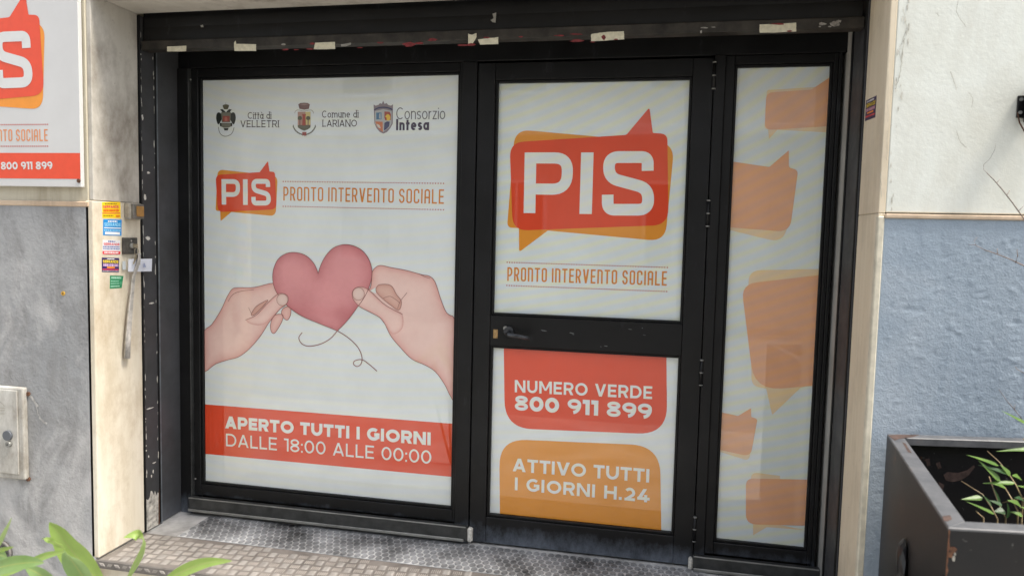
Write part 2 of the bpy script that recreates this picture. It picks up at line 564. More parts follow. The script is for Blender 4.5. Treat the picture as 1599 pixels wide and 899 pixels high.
def add_ribbon(bm, pl, pts, t, lift):
    l, r = ribbon(pts, t)
    lv = [bm.verts.new(pl.at(a, b, lift)) for a, b in l]; rv = [bm.verts.new(pl.at(a, b, lift)) for a, b in r]
    for i in range(len(l) - 1):
        f = bm.faces.new((rv[i], rv[i + 1], lv[i + 1], lv[i]))
        f.normal_update()
        if f.normal.dot(pl.n) < 0: f.normal_flip()


def text(pl, s, p0, p1, cap, t, mat, parent, lift, style='', gap=.13, name='lettering', tall=1.0):
    """write s from p0 to p1 (plane coordinates of the baseline ends) with that cap height"""
    x = 0; lay = []
    for ch in s:
        wd = WID[ch]
        if style == 'deco': wd = {'I': 0, 'L': .36, 'E': .36, 'T': .40, 'V': .46}.get(ch, .40 if ch != ' ' else .12)
        if ch in 'Ii.:': wd = t
        lay.append((ch, x, wd)); x += wd + gap
    total = x - gap
    L = math.hypot(p1[0] - p0[0], p1[1] - p0[1])
    ux = ((p1[0] - p0[0]) / L, (p1[1] - p0[1]) / L); vx = (-ux[1], ux[0])
    sx = L / total
    bm = bmesh.new(); i = 0

    def T(x, y): return (p0[0] + ux[0] * x * sx + vx[0] * y * cap, p0[1] + ux[1] * x * sx + vx[1] * y * cap)
    for ch, xo, wd in lay:
        if ch == ' ': continue
        # strokes are thickened after scaling so that their weight stays even
        ts = t * cap
        st, po = glyph(ch, wd * sx / cap, t, style)
        for p in st:
            th = ts
            if isinstance(p[-1], float): th = p[-1] * cap; p = p[:-1]
            q = [(p0[0] + ux[0] * (xo * sx + a * cap) + vx[0] * b * cap, p0[1] + ux[1] * (xo * sx + a * cap) + vx[1] * b * cap) for a, b in p]
            add_ribbon(bm, pl, q, th, lift + 0.00008 * (i % 5)); i += 1
        for p in po:
            q = [(p0[0] + ux[0] * (xo * sx + a * cap) + vx[0] * b * cap, p0[1] + ux[1] * (xo * sx + a * cap) + vx[1] * b * cap) for a, b in p]
            bm_poly(bm, [pl.at(a, b, lift + 0.00008 * (i % 5)) for a, b in q], pl.n); i += 1
    return from_bm(name, bm, mat, parent)


def shape(pl, pts, mat, parent, lift, name):
    bm = bmesh.new()
    f = bm_poly(bm, [pl.at(a, b, lift) for a, b in pts], pl.n)
    bmesh.ops.triangulate(bm, faces=[f])
    return from_bm(name, bm, mat, parent)


def line(pl, pts, t, mat, parent, lift, name):
    bm = bmesh.new()
    add_ribbon(bm, pl, pts, t, lift)
    return from_bm(name, bm, mat, parent)


def dots(pl, p0, p1, n, rad, mat, parent, lift):
    bm = bmesh.new()
    for k in range(n):
        a = p0[0] + (p1[0] - p0[0]) * k / (n - 1); b = p0[1] + (p1[1] - p0[1]) * k / (n - 1)
        bm_poly(bm, [pl.at(a + rad * math.cos(q * math.pi / 4), b + rad * math.sin(q * math.pi / 4), lift) for q in range(8)], pl.n)
    return tag(from_bm('dotted_line', bm, mat, parent), kind='stuff')


def rounded(pts, r, n=6):
    """polygon with rounded corners; r is one radius or one per corner"""
    m = len(pts); out = []
    rs = r if isinstance(r, (list, tuple)) else [r] * m
    for i in range(m):
        p = Vector(pts[i]).to_2d(); a = Vector(pts[i - 1]).to_2d(); c = Vector(pts[(i + 1) % m]).to_2d()
        if rs[i] <= 0: out.append((p.x, p.y)); continue
        d1 = (a - p); d2 = (c - p)
        q = min(rs[i], d1.length * .48, d2.length * .48)
        s = p + d1.normalized() * q; e = p + d2.normalized() * q
        for k in range(n + 1):
            t = k / n
            v = s * (1 - t) ** 2 + p * 2 * t * (1 - t) + e * t * t
            out.append((v.x, v.y))
    return out


def inked(pl, outline, base, edge, reach, parent, lift, name, spots=()):
    """flat drawing in watercolour: colour follows the distance to the drawn outline (ink on film)"""
    pts = [Vector(p) for p in outline]
    x0 = min(p.x for p in pts); x1 = max(p.x for p in pts); y0 = min(p.y for p in pts); y1 = max(p.y for p in pts)
    st = max(x1 - x0, y1 - y0) / 34
    vs = list(pts); n = len(pts)

    def dist(p):
        d = 9
        for i in range(n):
            a, b = pts[i], pts[(i + 1) % n]; ab = b - a
            t = max(0, min(1, (p - a).dot(ab) / max(1e-12, ab.length_squared)))
            d = min(d, (p - a - ab * t).length)
        return d

    def inside(p):
        c = False
        for i in range(n):
            a, b = pts[i], pts[i - 1]
            if (a.y > p.y) != (b.y > p.y) and p.x < (b.x - a.x) * (p.y - a.y) / (b.y - a.y) + a.x: c = not c
        return c
    y = y0
    while y < y1:
        x = x0
        while x < x1:
            p = Vector((x + random.uniform(-.2, .2) * st, y + random.uniform(-.2, .2) * st))
            if inside(p) and dist(p) > st * .35: vs.append(p)
            x += st
        y += st
    vo, _, fo, *_ = delaunay_2d_cdt(vs, [], [list(range(n))], 1, 1e-6)
    me = bpy.data.meshes.new(name)
    me.from_pydata([pl.at(v.x, v.y, lift) for v in vo], [], [f if (pl.u.cross(pl.v)).dot(pl.n) > 0 else f[::-1] for f in fo])
    ca = me.color_attributes.new('ink', 'FLOAT_COLOR', 'POINT')
    for i, v in enumerate(vo):
        k = math.exp(-dist(v) / reach) * 0.85
        for sx, sy, sr, sa in spots: k += sa * math.exp(-((v.x - sx) ** 2 + (v.y - sy) ** 2) / sr ** 2)
        k = max(0, min(1, k + random.uniform(-.05, .05)))
        ca.data[i].color = [base[j] * (1 - k) + edge[j] * k for j in range(3)] + [1]
    return link(name, me, M['ink'], parent)


# ================================================================== the setting
XL, XR = -2.165, 0.65            # faces of the two reveals
YF = -0.55                        # street face of the wall
ZL = FLOOR + 0.869                # underside of the lintel
GROUND = -0.17
DADO = FLOOR + 0.083

bm = bmesh.new(); bmesh.ops.create_grid(bm, x_segments=1, y_segments=1, size=150)
for v in bm.verts: v.co.z = GROUND - 0.12
tag(from_bm('ground', bm, mat_simple('pale_street_paving', (0.22, 0.215, 0.205, 1), 0.9, nz=0.15, nscale=8, bumps=0.4)), kind='structure')
pv = box('pavement', (-14, -2.9, GROUND - 0.3), (14, YF + 0.3, GROUND), mat_simple('pale_stone_paving', (0.40, 0.39, 0.365, 1), 0.85, nz=0.2, nscale=4, bumps=0.3), bev=0.01)
tag(pv, kind='structure')

# the building round the opening
bld = empty('shop_building', (-0.75, YF, GROUND), 'old plastered building with a grey and a blue lower wall around the dark shop opening', 'building')
TOPZ = 6.2
box('upper_wall', (-8, YF, DADO), (XL - 0.02, 0.1, TOPZ), M['cream_wall'], bld, 0.003)['label'] = 'stained cream plaster above the grey lower wall'
box('upper_wall', (XR + 0.02, YF, DADO + 0.012), (8, 0.1, TOPZ), M['white_wall'], bld, 0.003)['label'] = 'cracked off-white plaster above the blue lower wall'
box('upper_wall', (XL - 0.02, YF, ZL + 0.03), (XR + 0.02, 0.1, TOPZ), M['cream_wall'], bld, 0.0)
box('lower_wall', (-8, YF - 0.006, GROUND - 0.2), (XL - 0.012, 0.1, DADO - 0.004), M['grey_wall'], bld, 0.004)['label'] = 'grey painted rough plaster'
box('ledge_line', (-8, YF - 0.010, DADO - 0.016), (XL - 0.012, YF + 0.02, DADO + 0.004), mat_plaster('orange_stained_edge', (0.50, 0.34, 0.22, 1), (0.58, 0.48, 0.36, 1), (0.25, 0.2, 0.15, 1)), bld, 0.003)


def relief_wall(name, x0, x1, z0, z1, y, mat, parent, step, amp):
    """trowelled plaster with real lumps"""
    from mathutils import noise as mn
    nx = int((x1 - x0) / step); nz = int((z1 - z0) / step)
    vs = []; fs = []
    for j in range(nz + 1):
        for i in range(nx + 1):
            x = x0 + (x1 - x0) * i / nx; z = z0 + (z1 - z0) * j / nz
            p = Vector((x * 5, 3.1, z * 5))
            d = mn.noise(p) * .5 + mn.noise(Vector((x * 60, 4.4, z * 64))) * .22
            l_ = mn.noise(Vector((x * 38, 1.7, z * 42))); d += max(0, l_ - .38) * 2.0 - max(0, -l_ - .40) * 2.4
            l_ = mn.noise(Vector((x * 75, 8.2, z * 80))); d += max(0, l_ - .3) * 1.5 - max(0, -l_ - .38) * 1.6
            e = min(1, (x - x0) / 0.02, (z1 - z) / 0.02)
            vs.append((x, y - max(-.9, d) * amp * max(0, e), z))
    for j in range(nz):
        for i in range(nx):
            a = j * (nx + 1) + i
            fs.append((a, a + 1, a + nx + 2, a + nx + 1))
    me = bpy.data.meshes.new(name); me.from_pydata(vs, [], fs)
    for p in me.polygons: p.use_smooth = True
    return link(name, me, mat, parent)


box('lower_wall', (XR + 0.02, YF + 0.012, GROUND - 0.2), (8, 0.1, DADO), M['blue_wall'], bld, 0.0)['label'] = 'blue painted rough plaster'
relief_wall('plaster_relief', XR + 0.018, 2.2, GROUND - 0.1, DADO - 0.006, YF - 0.004, M['blue_wall'], bld, 0.0042, 0.0017)
box('ledge_line', (XR + 0.018, YF - 0.010, DADO - 0.006), (8, YF + 0.02, DADO + 0.008), mat_plaster('brownish_paint_edge', (0.55, 0.42, 0.30, 1), (0.62, 0.52, 0.40, 1), (0.4, 0.3, 0.2, 1)), bld, 0.003)
box('paint_edge', (XR - 0.001, YF - 0.007, GROUND - 0.1), (XR + 0.0175, YF + 0.02, DADO), mat_simple('cream_paint_edge', (0.68, 0.63, 0.50, 1), 0.7, nz=0.1), bld, 0.003)

box('light_stop_panel', (XL - 0.3, 0.14, GROUND), (XR + 0.3, 0.2, ZL + 0.6), flat('dark_backing', (0.02, 0.02, 0.02, 1)), bld, 0.0)  # unseen dark panel, added to stop daylight leaking through the frame gaps
box('backing_strip', (XL - 0.3, 0.101, GROUND), (XR + 0.3, 0.139, -0.02), flat('dark_backing', (0.02, 0.02, 0.02, 1)), bld, 0.0)  # unseen dark strip added at the foot of that panel
# stone lining of the opening, slab by slab
SB = -0.292                       # back edge of the stone slabs
zj = FLOOR + 0.093
box('jamb_slab', (XL - 0.03, YF - 0.006, 0.006), (XL + 0.004, SB, zj - 0.002), M['stone'], bld, 0.004, 2)
box('jamb_slab', (XL - 0.02, YF + 0.004, zj), (XL, SB, ZL + 0.02), M['stone_grey'], bld, 0.003, 2)
box('jamb_slab', (XR, YF, 0.0), (XR + 0.02, -0.315, zj - 0.001), M['stone_tan'], bld, 0.002)
box('jamb_slab', (XR, YF, zj), (XR + 0.02, -0.315, ZL + 0.02), M['stone_tan'], bld, 0.002)
box('lintel_slab', (XL + 0.003, YF, ZL), (XR - 0.001, -0.3, ZL + 0.03), M['stone_grey'], bld, 0.002)
# steel lining behind the shutter guides
box('lining_plate', (XL - 0.02, -0.178, 0.004), (XL - 0.004, 0.10, ZL + 0.3), M['plate'], bld, 0.001)
box('lining_edge', (XL - 0.02, -0.190, 0.004), (XL + 0.006, -0.1785, ZL), mat_simple('blue_grey_edge', (0.16, 0.18, 0.20, 1), 0.45, nz=0.2), bld, 0.001)  # base colour lightened to draw the flange's highlight line
box('lining_plate', (XR - 0.0025, -0.113, 0.0), (XR + 0.02, 0.10, ZL + 0.3), mat_simple('pale_grey_sheet', (0.42, 0.41, 0.38, 1), 0.6, nz=0.12, nscale=8), bld, 0.001)

# step
stp = tag(box('step', (XL - 0.1, YF + 0.012, GROUND - 0.05), (XR + 0.1, 0.15, -0.012), M['stone'], None, 0.004), kind='structure')
box('concrete_bed', (XL - 0.018, SB + 0.002, -0.011), (XR + 0.018, 0.10, 0.0), mat_simple('dusty_concrete', (0.50, 0.495, 0.48, 1), 0.85, nz=0.3, nscale=6, bumps=0.3), stp, 0.001)
# rubber coin mat
box('mat_sheet', (XL + 0.16, -0.288, 0.0004), (0.22, -0.045, 0.004), M['mat'], stp, 0.001)
bm = bmesh.new()
r = 0
y = -0.270
while y < -0.055:
    x = XL + 0.177 + (0.0155 if r % 2 else 0)
    while x < 0.205:
        n = 10
        cs_ = [(math.cos(k * 2 * math.pi / n), 1.35 * math.sin(k * 2 * math.pi / n)) for k in range(n)]
        a, b, c = ([bm.verts.new((x + q * u, y + q * v_, z_)) for u, v_ in cs_] for q, z_ in ((.0132, .0035), (.0112, .0075), (.0070, .0060)))
        for k in range(n):
            bm.faces.new((a[k], a[(k + 1) % n], b[(k + 1) % n], b[k])); bm.faces.new((b[k], b[(k + 1) % n], c[(k + 1) % n], c[k]))
        bm.faces.new(c)
        x += 0.031
    y += 0.0335; r += 1
tag(from_bm('mat_studs', bm, M['stud'], stp), kind='stuff')
# aluminium tread plate with folded nose
box('tread_plate', (XL + 0.006, YF - 0.012, -0.0115), (XR - 0.001, SB + 0.001, 0.003), M['tread'], stp, 0.002, 2)
box('tread_nose', (XL - 0.004, YF - 0.017, -0.030), (XR + 0.02, YF - 0.0125, 0.002), M['tread'], stp, 0.0015, 2)


def bar(bm, c, d, n, L, wd, hh):
    c, d, n = Vector(c), Vector(d).normalized(), Vector(n)
    s = n.cross(d)
    base = [c + d * a * L / 2 + s * b * wd / 2 for a, b in ((-1, 0), (-.5, -1), (.5, -1), (1, 0), (.5, 1), (-.5, 1))]
    lo = [bm.verts.new(p) for p in base]; hi = [bm.verts.new(c + (p - c) * .62 + n * hh) for p in base]
    for k in range(6): bm.faces.new((lo[k], lo[(k + 1) % 6], hi[(k + 1) % 6], hi[k]))
    bm.faces.new(hi)


bm = bmesh.new()
cs = 0.043
ca, sa = math.cos(.10), math.sin(.10)
for j in range(-10, 20):
    for i in range(-4, int((XR - XL) / cs) + 4):
        lx, ly = i * cs, j * cs
        cx, cy = XL + 0.02 + lx * ca - ly * sa, YF + 0.006 + lx * sa + ly * ca
        if not (XL + .028 < cx < XR - .02 and YF + .008 < cy < SB - .018): continue
        dd = Vector((-sa, ca, 0)) if (i + j) % 2 else Vector((ca, sa, 0))
        nn = Vector((-dd.y, dd.x, 0))
        for q in range(5):
            bar(bm, Vector((cx, cy, 0.003)) + nn * (q - 2) * 0.0078, dd, (0, 0, 1), 0.034, 0.0054, 0.0019)
for i in range(int((XR - XL) / 0.034)):
    for q in range(4):
        bar(bm, (XL + 0.02 + i * 0.034 + q * 0.005, YF - 0.0170, -0.013), (0.6, 0, 0.8 if i % 2 else -0.8), (0, -1, 0), 0.019, 0.003, 0.0014)
tag(from_bm('tread_bars', bm, mat_simple('worn_tread_bars', (0.34, 0.315, 0.285, 1), 0.5, 0.1, 0.5, 0.15, 20), stp), kind='stuff')

# ================================================================== fixed frame, windows, door (front of film at y = 0)
FR = -0.022                        # front of the frame members
Z = lambda z: z + FLOOR
frm = empty('shopfront_frame', (-0.75, 0, 0), 'black painted metal frame holding the two shop windows and the door', 'frame')
hz = Z(0.708)
box('header_rail', (XL - 0.002, FR - 0.008, hz), (XR + 0.0, 0.05, ZL + 0.25), M['black'], frm, 0.002)
box('post', (XL - 0.0035, FR - 0.016, 0.0), (-2.112, 0.05, hz - 0.0005), M['black_low'], frm, 0.002)
box('post', (-0.838, FR - 0.010, 0.0), (-0.776, 0.05, hz - 0.0005), M['black_low'], frm, 0.002)
box('post', (0.171, FR - 0.010, 0.0), (0.212, 0.05, hz - 0.0005), M['black_low'], frm, 0.002)
box('post', (0.622, FR - 0.006, 0.0), (0.634, 0.05, hz - 0.0005), M['black_low'], frm, 0.002)
box('bead', (-2.1118, FR - 0.020, 0.06), (-2.1075, 0.0, hz - 0.001), M['sill'], frm, 0.001)
# sill profiles
for xa, xb, za, zb in ((-2.112, -0.775, 0.018, 0.083), (0.168, XR - 0.001, 0.004, 0.064)):
    sb = box('sill_profile', (xa, -0.062, za), (xb, FR - 0.0105, zb), M['sill'], frm, 0.003, 2)
    box('sill_lip', (xa + 0.002, -0.070, za + 0.002), (xb - 0.012, -0.0625, za + 0.014), M['galv'], sb, 0.002)
    box('sill_edge', (xa + 0.001, -0.0635, zb - 0.004), (xb - 0.004, -0.0600, zb + 0.0015), M['galv'], sb, 0.001)
box('end_cap', (-0.7748, -0.060, 0.016), (-0.752, FR - 0.012, 0.078), M['chip'], frm, 0.006)
box('end_cap', (0.150, -0.060, 0.004), (0.1675, FR - 0.012, 0.052), M['chip'], frm, 0.005)
for p in ((297.5, 124.5), (305, 747)):
    c = onY(*p, FR - 0.018)
    bm = bmesh.new(); bmesh.ops.create_icosphere(bm, subdivisions=1, radius=0.0045)
    for v in bm.verts: v.co += c
    from_bm('screw', bm, M['galv'], frm)


def beads(t, xl, xr, zb, zt, y, B=0.0095):
    """clip-in glazing beads round a pane"""
    box('glazing_bead', (xl - B, y, zb - B), (xl + .001, .012, zt + B), M['black'], t, 0.002)
    box('glazing_bead', (xr - .001, y, zb - B), (xr + B, .012, zt + B), M['black'], t, 0.002)
    box('glazing_bead', (xl + .0014, y + .0006, zt - .001), (xr - .0014, .012, zt + B), M['black'], t, 0.002)
    box('glazing_bead', (xl + .0014, y + .0006, zb - B), (xr - .0014, .012, zb + .001), M['black'], t, 0.002)


def window(name, label, xl, xr, zb, zt, outer, film, label_cat='window'):
    """stiles and rails round a glass pane that carries a printed film"""
    ox0, ox1, oz0, oz1 = outer
    t = empty(name, ((xl + xr) / 2, 0, oz0), label, label_cat)
    B = 0.010
    box('stile', (ox0, FR, oz0), (xl - B, 0.03, oz1), M['black_low'], t, 0.002)
    box('stile', (xr + B, FR, oz0), (ox1, 0.03, oz1), M['black_low'], t, 0.002)
    box('rail', (xl - B + 0.0005, FR + 0.001, zt + B), (xr + B - 0.0005, 0.03, oz1), M['black'], t, 0.002)
    box('rail', (xl - B + 0.0005, FR + 0.001, oz0), (xr + B - 0.0005, 0.03, zb - B), M['black_low'], t, 0.002)
    beads(t, xl, xr, zb, zt, FR + 0.009)
    box('glass_pane', (xl - 0.008, 0.0015, zb - 0.008), (xr + 0.008, 0.008, zt + 0.008), M['glass'], t, 0.0)
    f = shape(DP, [(xl, zb), (xr, zb), (xr, zt), (xl, zt)], film, t, 0.0, 'printed_film')
    return t, f


m, nt, bs = nodes('window_glass')
bs.inputs['Base Color'].default_value = (0.8, 0.86, 0.84, 1); bs.inputs['Roughness'].default_value = 0.02
bs.inputs['Transmission Weight'].default_value = 1.0; bs.inputs['IOR'].default_value = 1.5
M['glass'] = m
DP = Plane((0, 0, 0), (1, 0, 0), (0, 0, 1), (0, -1, 0))          # the plane of the films
L1, L2, L3, L4 = 0.0006, 0.0013, 0.0020, 0.0027                    # print layers

win, film = window('display_window', 'wide shop window with printed film of two hands holding a pink heart', -2.064, -0.861, Z(-1.189), Z(0.660),
                   (-2.1115, -0.8385, 0.0835, hz - 0.001), M['film_plain'])
side, sfilm = window('side_window', 'narrow window beside the door, its film printed with pale orange speech bubbles', 0.2573, 0.5951, Z(-1.2113), Z(0.6633),
                     (0.2125, 0.6215, 0.0645, hz - 0.001), M['film'])

# --- the door
dx0, dx1, dz1 = -0.772, 0.168, Z(0.700)
door = empty('shop_door', (dx1, 0, 0.01), 'black metal door with two printed panels and a small lever handle', 'door')
fl, fr_, ft, fm, fn, fb = -0.6894, 0.0804, Z(0.621), Z(-0.3314), Z(-0.4792), Z(-1.2017)
DF = FR - 0.006
B = 0.010
box('stile', (dx0, DF, 0.010), (fl - B, 0.03, dz1), M['black_low'], door, 0.002)
box('stile', (fr_ + B, DF, 0.010), (dx1, 0.03, dz1), M['black_low'], door, 0.002)
box('top_rail', (fl - B + 0.0005, DF + 0.001, ft + B), (fr_ + B - 0.0005, 0.03, dz1), M['black'], door, 0.002)
box('lock_rail', (fl - B + 0.0005, DF + 0.001, fn + B), (fr_ + B - 0.0005, 0.03, fm - B), M['black'], door, 0.002)
box('bottom_rail', (fl - B + 0.0005, DF + 0.001, 0.010), (fr_ + B - 0.0005, 0.03, fb - B), M['black_low'], door, 0.002)
beads(door, fl, fr_, fm, ft, DF + 0.010)
beads(door, fl, fr_, fb, fn, DF + 0.010)
box('glass_pane', (fl - 0.008, 0.0015, fm - 0.008), (fr_ + 0.008, 0.008, ft + 0.008), M['glass'], door, 0)
box('glass_pane', (fl - 0.008, 0.0015, fb - 0.008), (fr_ + 0.008, 0.008, fn + 0.008), M['glass'], door, 0)
ufilm = shape(DP, [(fl, fm), (fr_, fm), (fr_, ft), (fl, ft)], M['film'], door, 0.0, 'printed_film')
lfilm = shape(DP, [(fl, fb), (fr_, fb), (fr_, fn), (fl, fn)], M['film_plain'], door, 0.0, 'printed_film')
for z in (Z(0.63), Z(0.10), Z(-0.53), Z(-1.17)):
    bm = bmesh.new()
    bm_tube(bm, [(dx1 + 0.002, DF - 0.006, z - 0.05), (dx1 + 0.002, DF - 0.006, z + 0.05)], 0.007, 10)
    hg = from_bm('hinge', bm, M['black'], door)
    for e in (-0.05, 0.0, 0.05):
        bm = bmesh.new(); bm_tube(bm, [(dx1 + 0.002, DF - 0.006, z + e - 0.0022), (dx1 + 0.002, DF - 0.006, z + e + 0.0022)], 0.0078, 10)
        from_bm('hinge_ring', bm, M['galv'], hg)
# lever handle, brass latch plate, scratches
hp = onY(795, 517, DF)
bm = bmesh.new()
bm_tube(bm, [hp + Vector((0, 0, 0)), hp + Vector((0, -0.012, 0))], 0.021, 14)
hm = mat_simple('worn_black_handle', (0.07, 0.073, 0.08, 1), 0.28, 0.5, 0.5, 0.3, 60)
ro = from_bm('handle_rose', bm, hm, door)
bm = bmesh.new()
a = hp + Vector((0, -0.012, -0.006)); e = onY(827, 528, DF - 0.05)
bm_tube(bm, [a, a + Vector((0, -0.03, 0)), a + Vector((0.012, -0.042, -0.002)), Vector((a.x * .4 + e.x * .6, a.y - .044, a.z * .5 + e.z * .5)), Vector((e.x, a.y - 0.040, e.z))], [0.009, 0.009, 0.0095, 0.0085, 0.007], 10)
from_bm('handle_lever', bm, hm, ro)
kp = onY(789.5, 512, DF - 0.003)
bm = bmesh.new(); bm_tube(bm, [kp + Vector((0, .003, 0)), kp + Vector((0, -0.008, 0))], 0.009, 10)
from_bm('lock_cylinder', bm, M['galv'], door)
a = onY(770.5, 514, DF); b = onY(777, 528, DF)
box('latch_plate', (a.x, DF - 0.0015, b.z), (b.x, DF + 0.002, a.z), mat_simple('brass', (0.42, 0.27, 0.12, 1), 0.45, 0.5, nz=0.25, nscale=80), door, 0.0005)
bm = bmesh.new()
for x, y, ww, hh in ((849, 516, 14, 2.6), (893, 520, 10, 2), (895, 522, 5, 1.2), (946, 540, 7, 1.6), (938, 541, 3, 1.2), (984, 514, 7, 1), (1006, 523, 6, 1), (1003, 512, 2, 2)):
    c = onY(x, y, DF); w2, h2 = ww * 0.00125, hh * 0.00125
    bm_poly(bm, [Vector((c.x + w2 * math.cos(q * 1.047) * random.uniform(.7, 1.1), DF - 0.0004 + 0.001, c.z + h2 * math.sin(q * 1.047) * random.uniform(.6, 1.2) - w2 * .1 * math.cos(q * 1.047))) for q in range(6)], (0, -1, 0))
tag(from_bm('scratch_marks', bm, mat_simple('scraped_paint', (0.13, 0.135, 0.14, 1), 0.6, nz=0.3, nscale=90), door), kind='stuff')

# ------------------------------------------------------------------ the logo, drawn once in its own units
def zl(x, y):                      # enlarged view of the door panel -> door plane
    return DP.px(740 + x / 2.9, 90 + y / 2.9)


LOGO_O = zl(815, 712); LOGO_S = zl(815, 427)[1] - LOGO_O[1]


def local(p):
    q = zl(*p); return ((q[0] - LOGO_O[0]) / LOGO_S, (q[1] - LOGO_O[1]) / LOGO_S)


RED_B = rounded([local(p) for p in ((162, 385), (690, 351), (795, 226), (810, 342), (876, 346), (881, 758), (176, 784))], [.24, .03, .05, .02, .24, .26, .26], 8)
ORA_B = rounded([local(p) for p in ((186, 325), (908, 390), (866, 832), (335, 783), (205, 880), (204, 772), (150, 770))], [.26, .26, .26, .01, .05, .01, .2], 8)
LET = []
TW = (local((283, 560))[0] - local((230, 560))[0])
P_ = [(253, 703), (258, 430)]
LET.append(([local(p) for p in ((252, 704), (257, 430))], TW))
bowl = rounded([local(p) for p in ((257, 455), (426, 455), (420, 597), (256, 595))], [0, .22, .26, 0], 8)
LET.append((bowl, TW * .92))
LET.append(([local(p) for p in ((514, 430), (506, 708))], TW * 1.03))
ess = rounded([local(p) for p in ((787, 513), (787, 451), (612, 451), (612, 545), (789, 593), (789, 689), (606, 689), (606, 621))], [0, .2, .22, .17, .17, .22, .22, 0], 8)
LET.append((ess, TW * .95))


def logo(pl, o, s, parent, white='white_print', red='red', orange='orange'):
    T = lambda p: (o[0] + p[0] * s, o[1] + p[1] * s)
    shape(pl, [T(p) for p in ORA_B], M[orange], parent, L1, 'speech_bubble')['label'] = 'amber speech bubble'
    shape(pl, [T(p) for p in RED_B], M[red], parent, L2, 'speech_bubble')['label'] = 'red speech bubble'
    bm = bmesh.new()
    for i, (pts, t) in enumerate(LET):
        add_ribbon(bm, pl, [T(p) for p in pts], t * s, L3 + 0.00008 * (i % 4))
    from_bm('lettering', bm, M[white], parent)['label'] = 'white letters PIS'


logo(DP, LOGO_O, LOGO_S, ufilm)
# the tag line under it
P = DP.px
q0, q1 = P(792, 440.5), P(1041, 446.5)
text(DP, 'PRONTO INTERVENTO SOCIALE', P(792, 438.5), P(1041, 446), P(792, 417)[1] - P(792, 438.5)[1], .115, M['txt_orange'], ufilm, L1, 'deco', .13)
dots(DP, P(792, 409.5), P(1042, 417.5), 64, .0029, M['dots'], ufilm, L1)
dots(DP, P(791.5, 445.5), P(1041, 455), 64, .0029, M['dots'], ufilm, L1)


def zd(x, y): return P(740 + x / 2.505, 540 + y / 2.505)


r0 = 0.085
pts = rounded([(zd(117, 8)[0], fn), (zd(753, 42)[0], fn), zd(756, 346), zd(121, 320)], [0, 0, .12, .12], 10)
shape(DP, pts, M['red'], lfilm, L1, 'red_panel')
pts = rounded([(zd(102, 655)[0], fb), zd(99, 362), zd(728, 389), (zd(733, 718)[0], fb)], [0, .12, .12, 0], 10)
shape(DP, pts, M['orange'], lfilm, L1, 'amber_panel')
cap = lambda a, b: a[1] - b[1]
text(DP, 'NUMERO VERDE', zd(160, 180), zd(697, 207), cap(zd(160, 132), zd(160, 180)), .19, M['white_print'], lfilm, L2, gap=.14)
text(DP, '800 911 899', zd(160, 250), zd(695, 286), cap(zd(160, 192), zd(160, 250)), .27, M['white_print'], lfilm, L2, gap=.08)
text(DP, 'ATTIVO TUTTI', zd(152, 488), zd(687, 533), cap(zd(152, 437), zd(152, 488)), .215, M['white_print'], lfilm, L2, gap=.1)
text(DP, 'I GIORNI H.24', zd(160, 562), zd(687, 611), cap(zd(160, 512), zd(160, 562)), .215, M['white_print'], lfilm, L2, gap=.14)

# ------------------------------------------------------------------ display window artwork
sc = (P(423.8, 0)[0] - P(346.5, 0)[0])
o = P(423.5, 320.5)
logo(DP, o, (P(423.5, 280)[1] - o[1]), film)
text(DP, 'PRONTO INTERVENTO SOCIALE', P(442.5, 313.2), P(693, 318.5), cap(P(442.5, 291.6), P(442.5, 313.2)), .105, M['txt_orange'], film, L1, 'deco', .13)
dots(DP, P(442.3, 283.5), P(692.6, 286.5), 64, .0029, M['dots'], film, L1)
dots(DP, P(442.3, 322.2), P(692.6, 327.6), 64, .0029, M['dots'], film, L1)
xa, xb = -2.064, -0.861
shape(DP, [(xa, Z(-1.0594)), (xb, Z(-1.0594)), (xb, Z(-0.824)), (xa, Z(-0.824))], M['red'], film, L1, 'red_band')


def zb_(x, y): return P(290 + x / 3.0064, 600 + y / 3.0064)


text(DP, 'APERTO TUTTI I GIORNI', zb_(186, 204), zb_(1153, 285), cap(zb_(190, 147), zb_(190, 204)), .265, M['white_print'], film, L2, gap=.09)
text(DP, 'DALLE 18:00 ALLE 00:00', zb_(190, 288), zb_(1153, 372), cap(zb_(190, 229), zb_(190, 288)), .135, M['white_print'], film, L2, gap=.14)


def zh(x, y): return P(310 + x / 3.3286, 350 + y / 3.3286)


SK, SKE = rgb(238, 204, 192)[:3], rgb(214, 152, 142)[:3]
HT, HTE = rgb(224, 152, 152)[:3], rgb(190, 108, 112)[:3]
lw = 0.0025
xe = -2.0635; xr_ = -0.8615


def hand(pts, name, spots=(), clampL=None, clampR=None, lift=L1):
    c = catmull([zh(*p) for p in pts], 4)
    c = [(max(xe, min(xr_, a)), b) for a, b in c]
    o_ = inked(DP, c, SK, SKE, 0.022, film, lift, name, spots)
    ol = [p for p in c]
    line(DP, ol + [ol[0]], lw, M['outline'], film, lift + 0.0003, 'outline')
    return o_


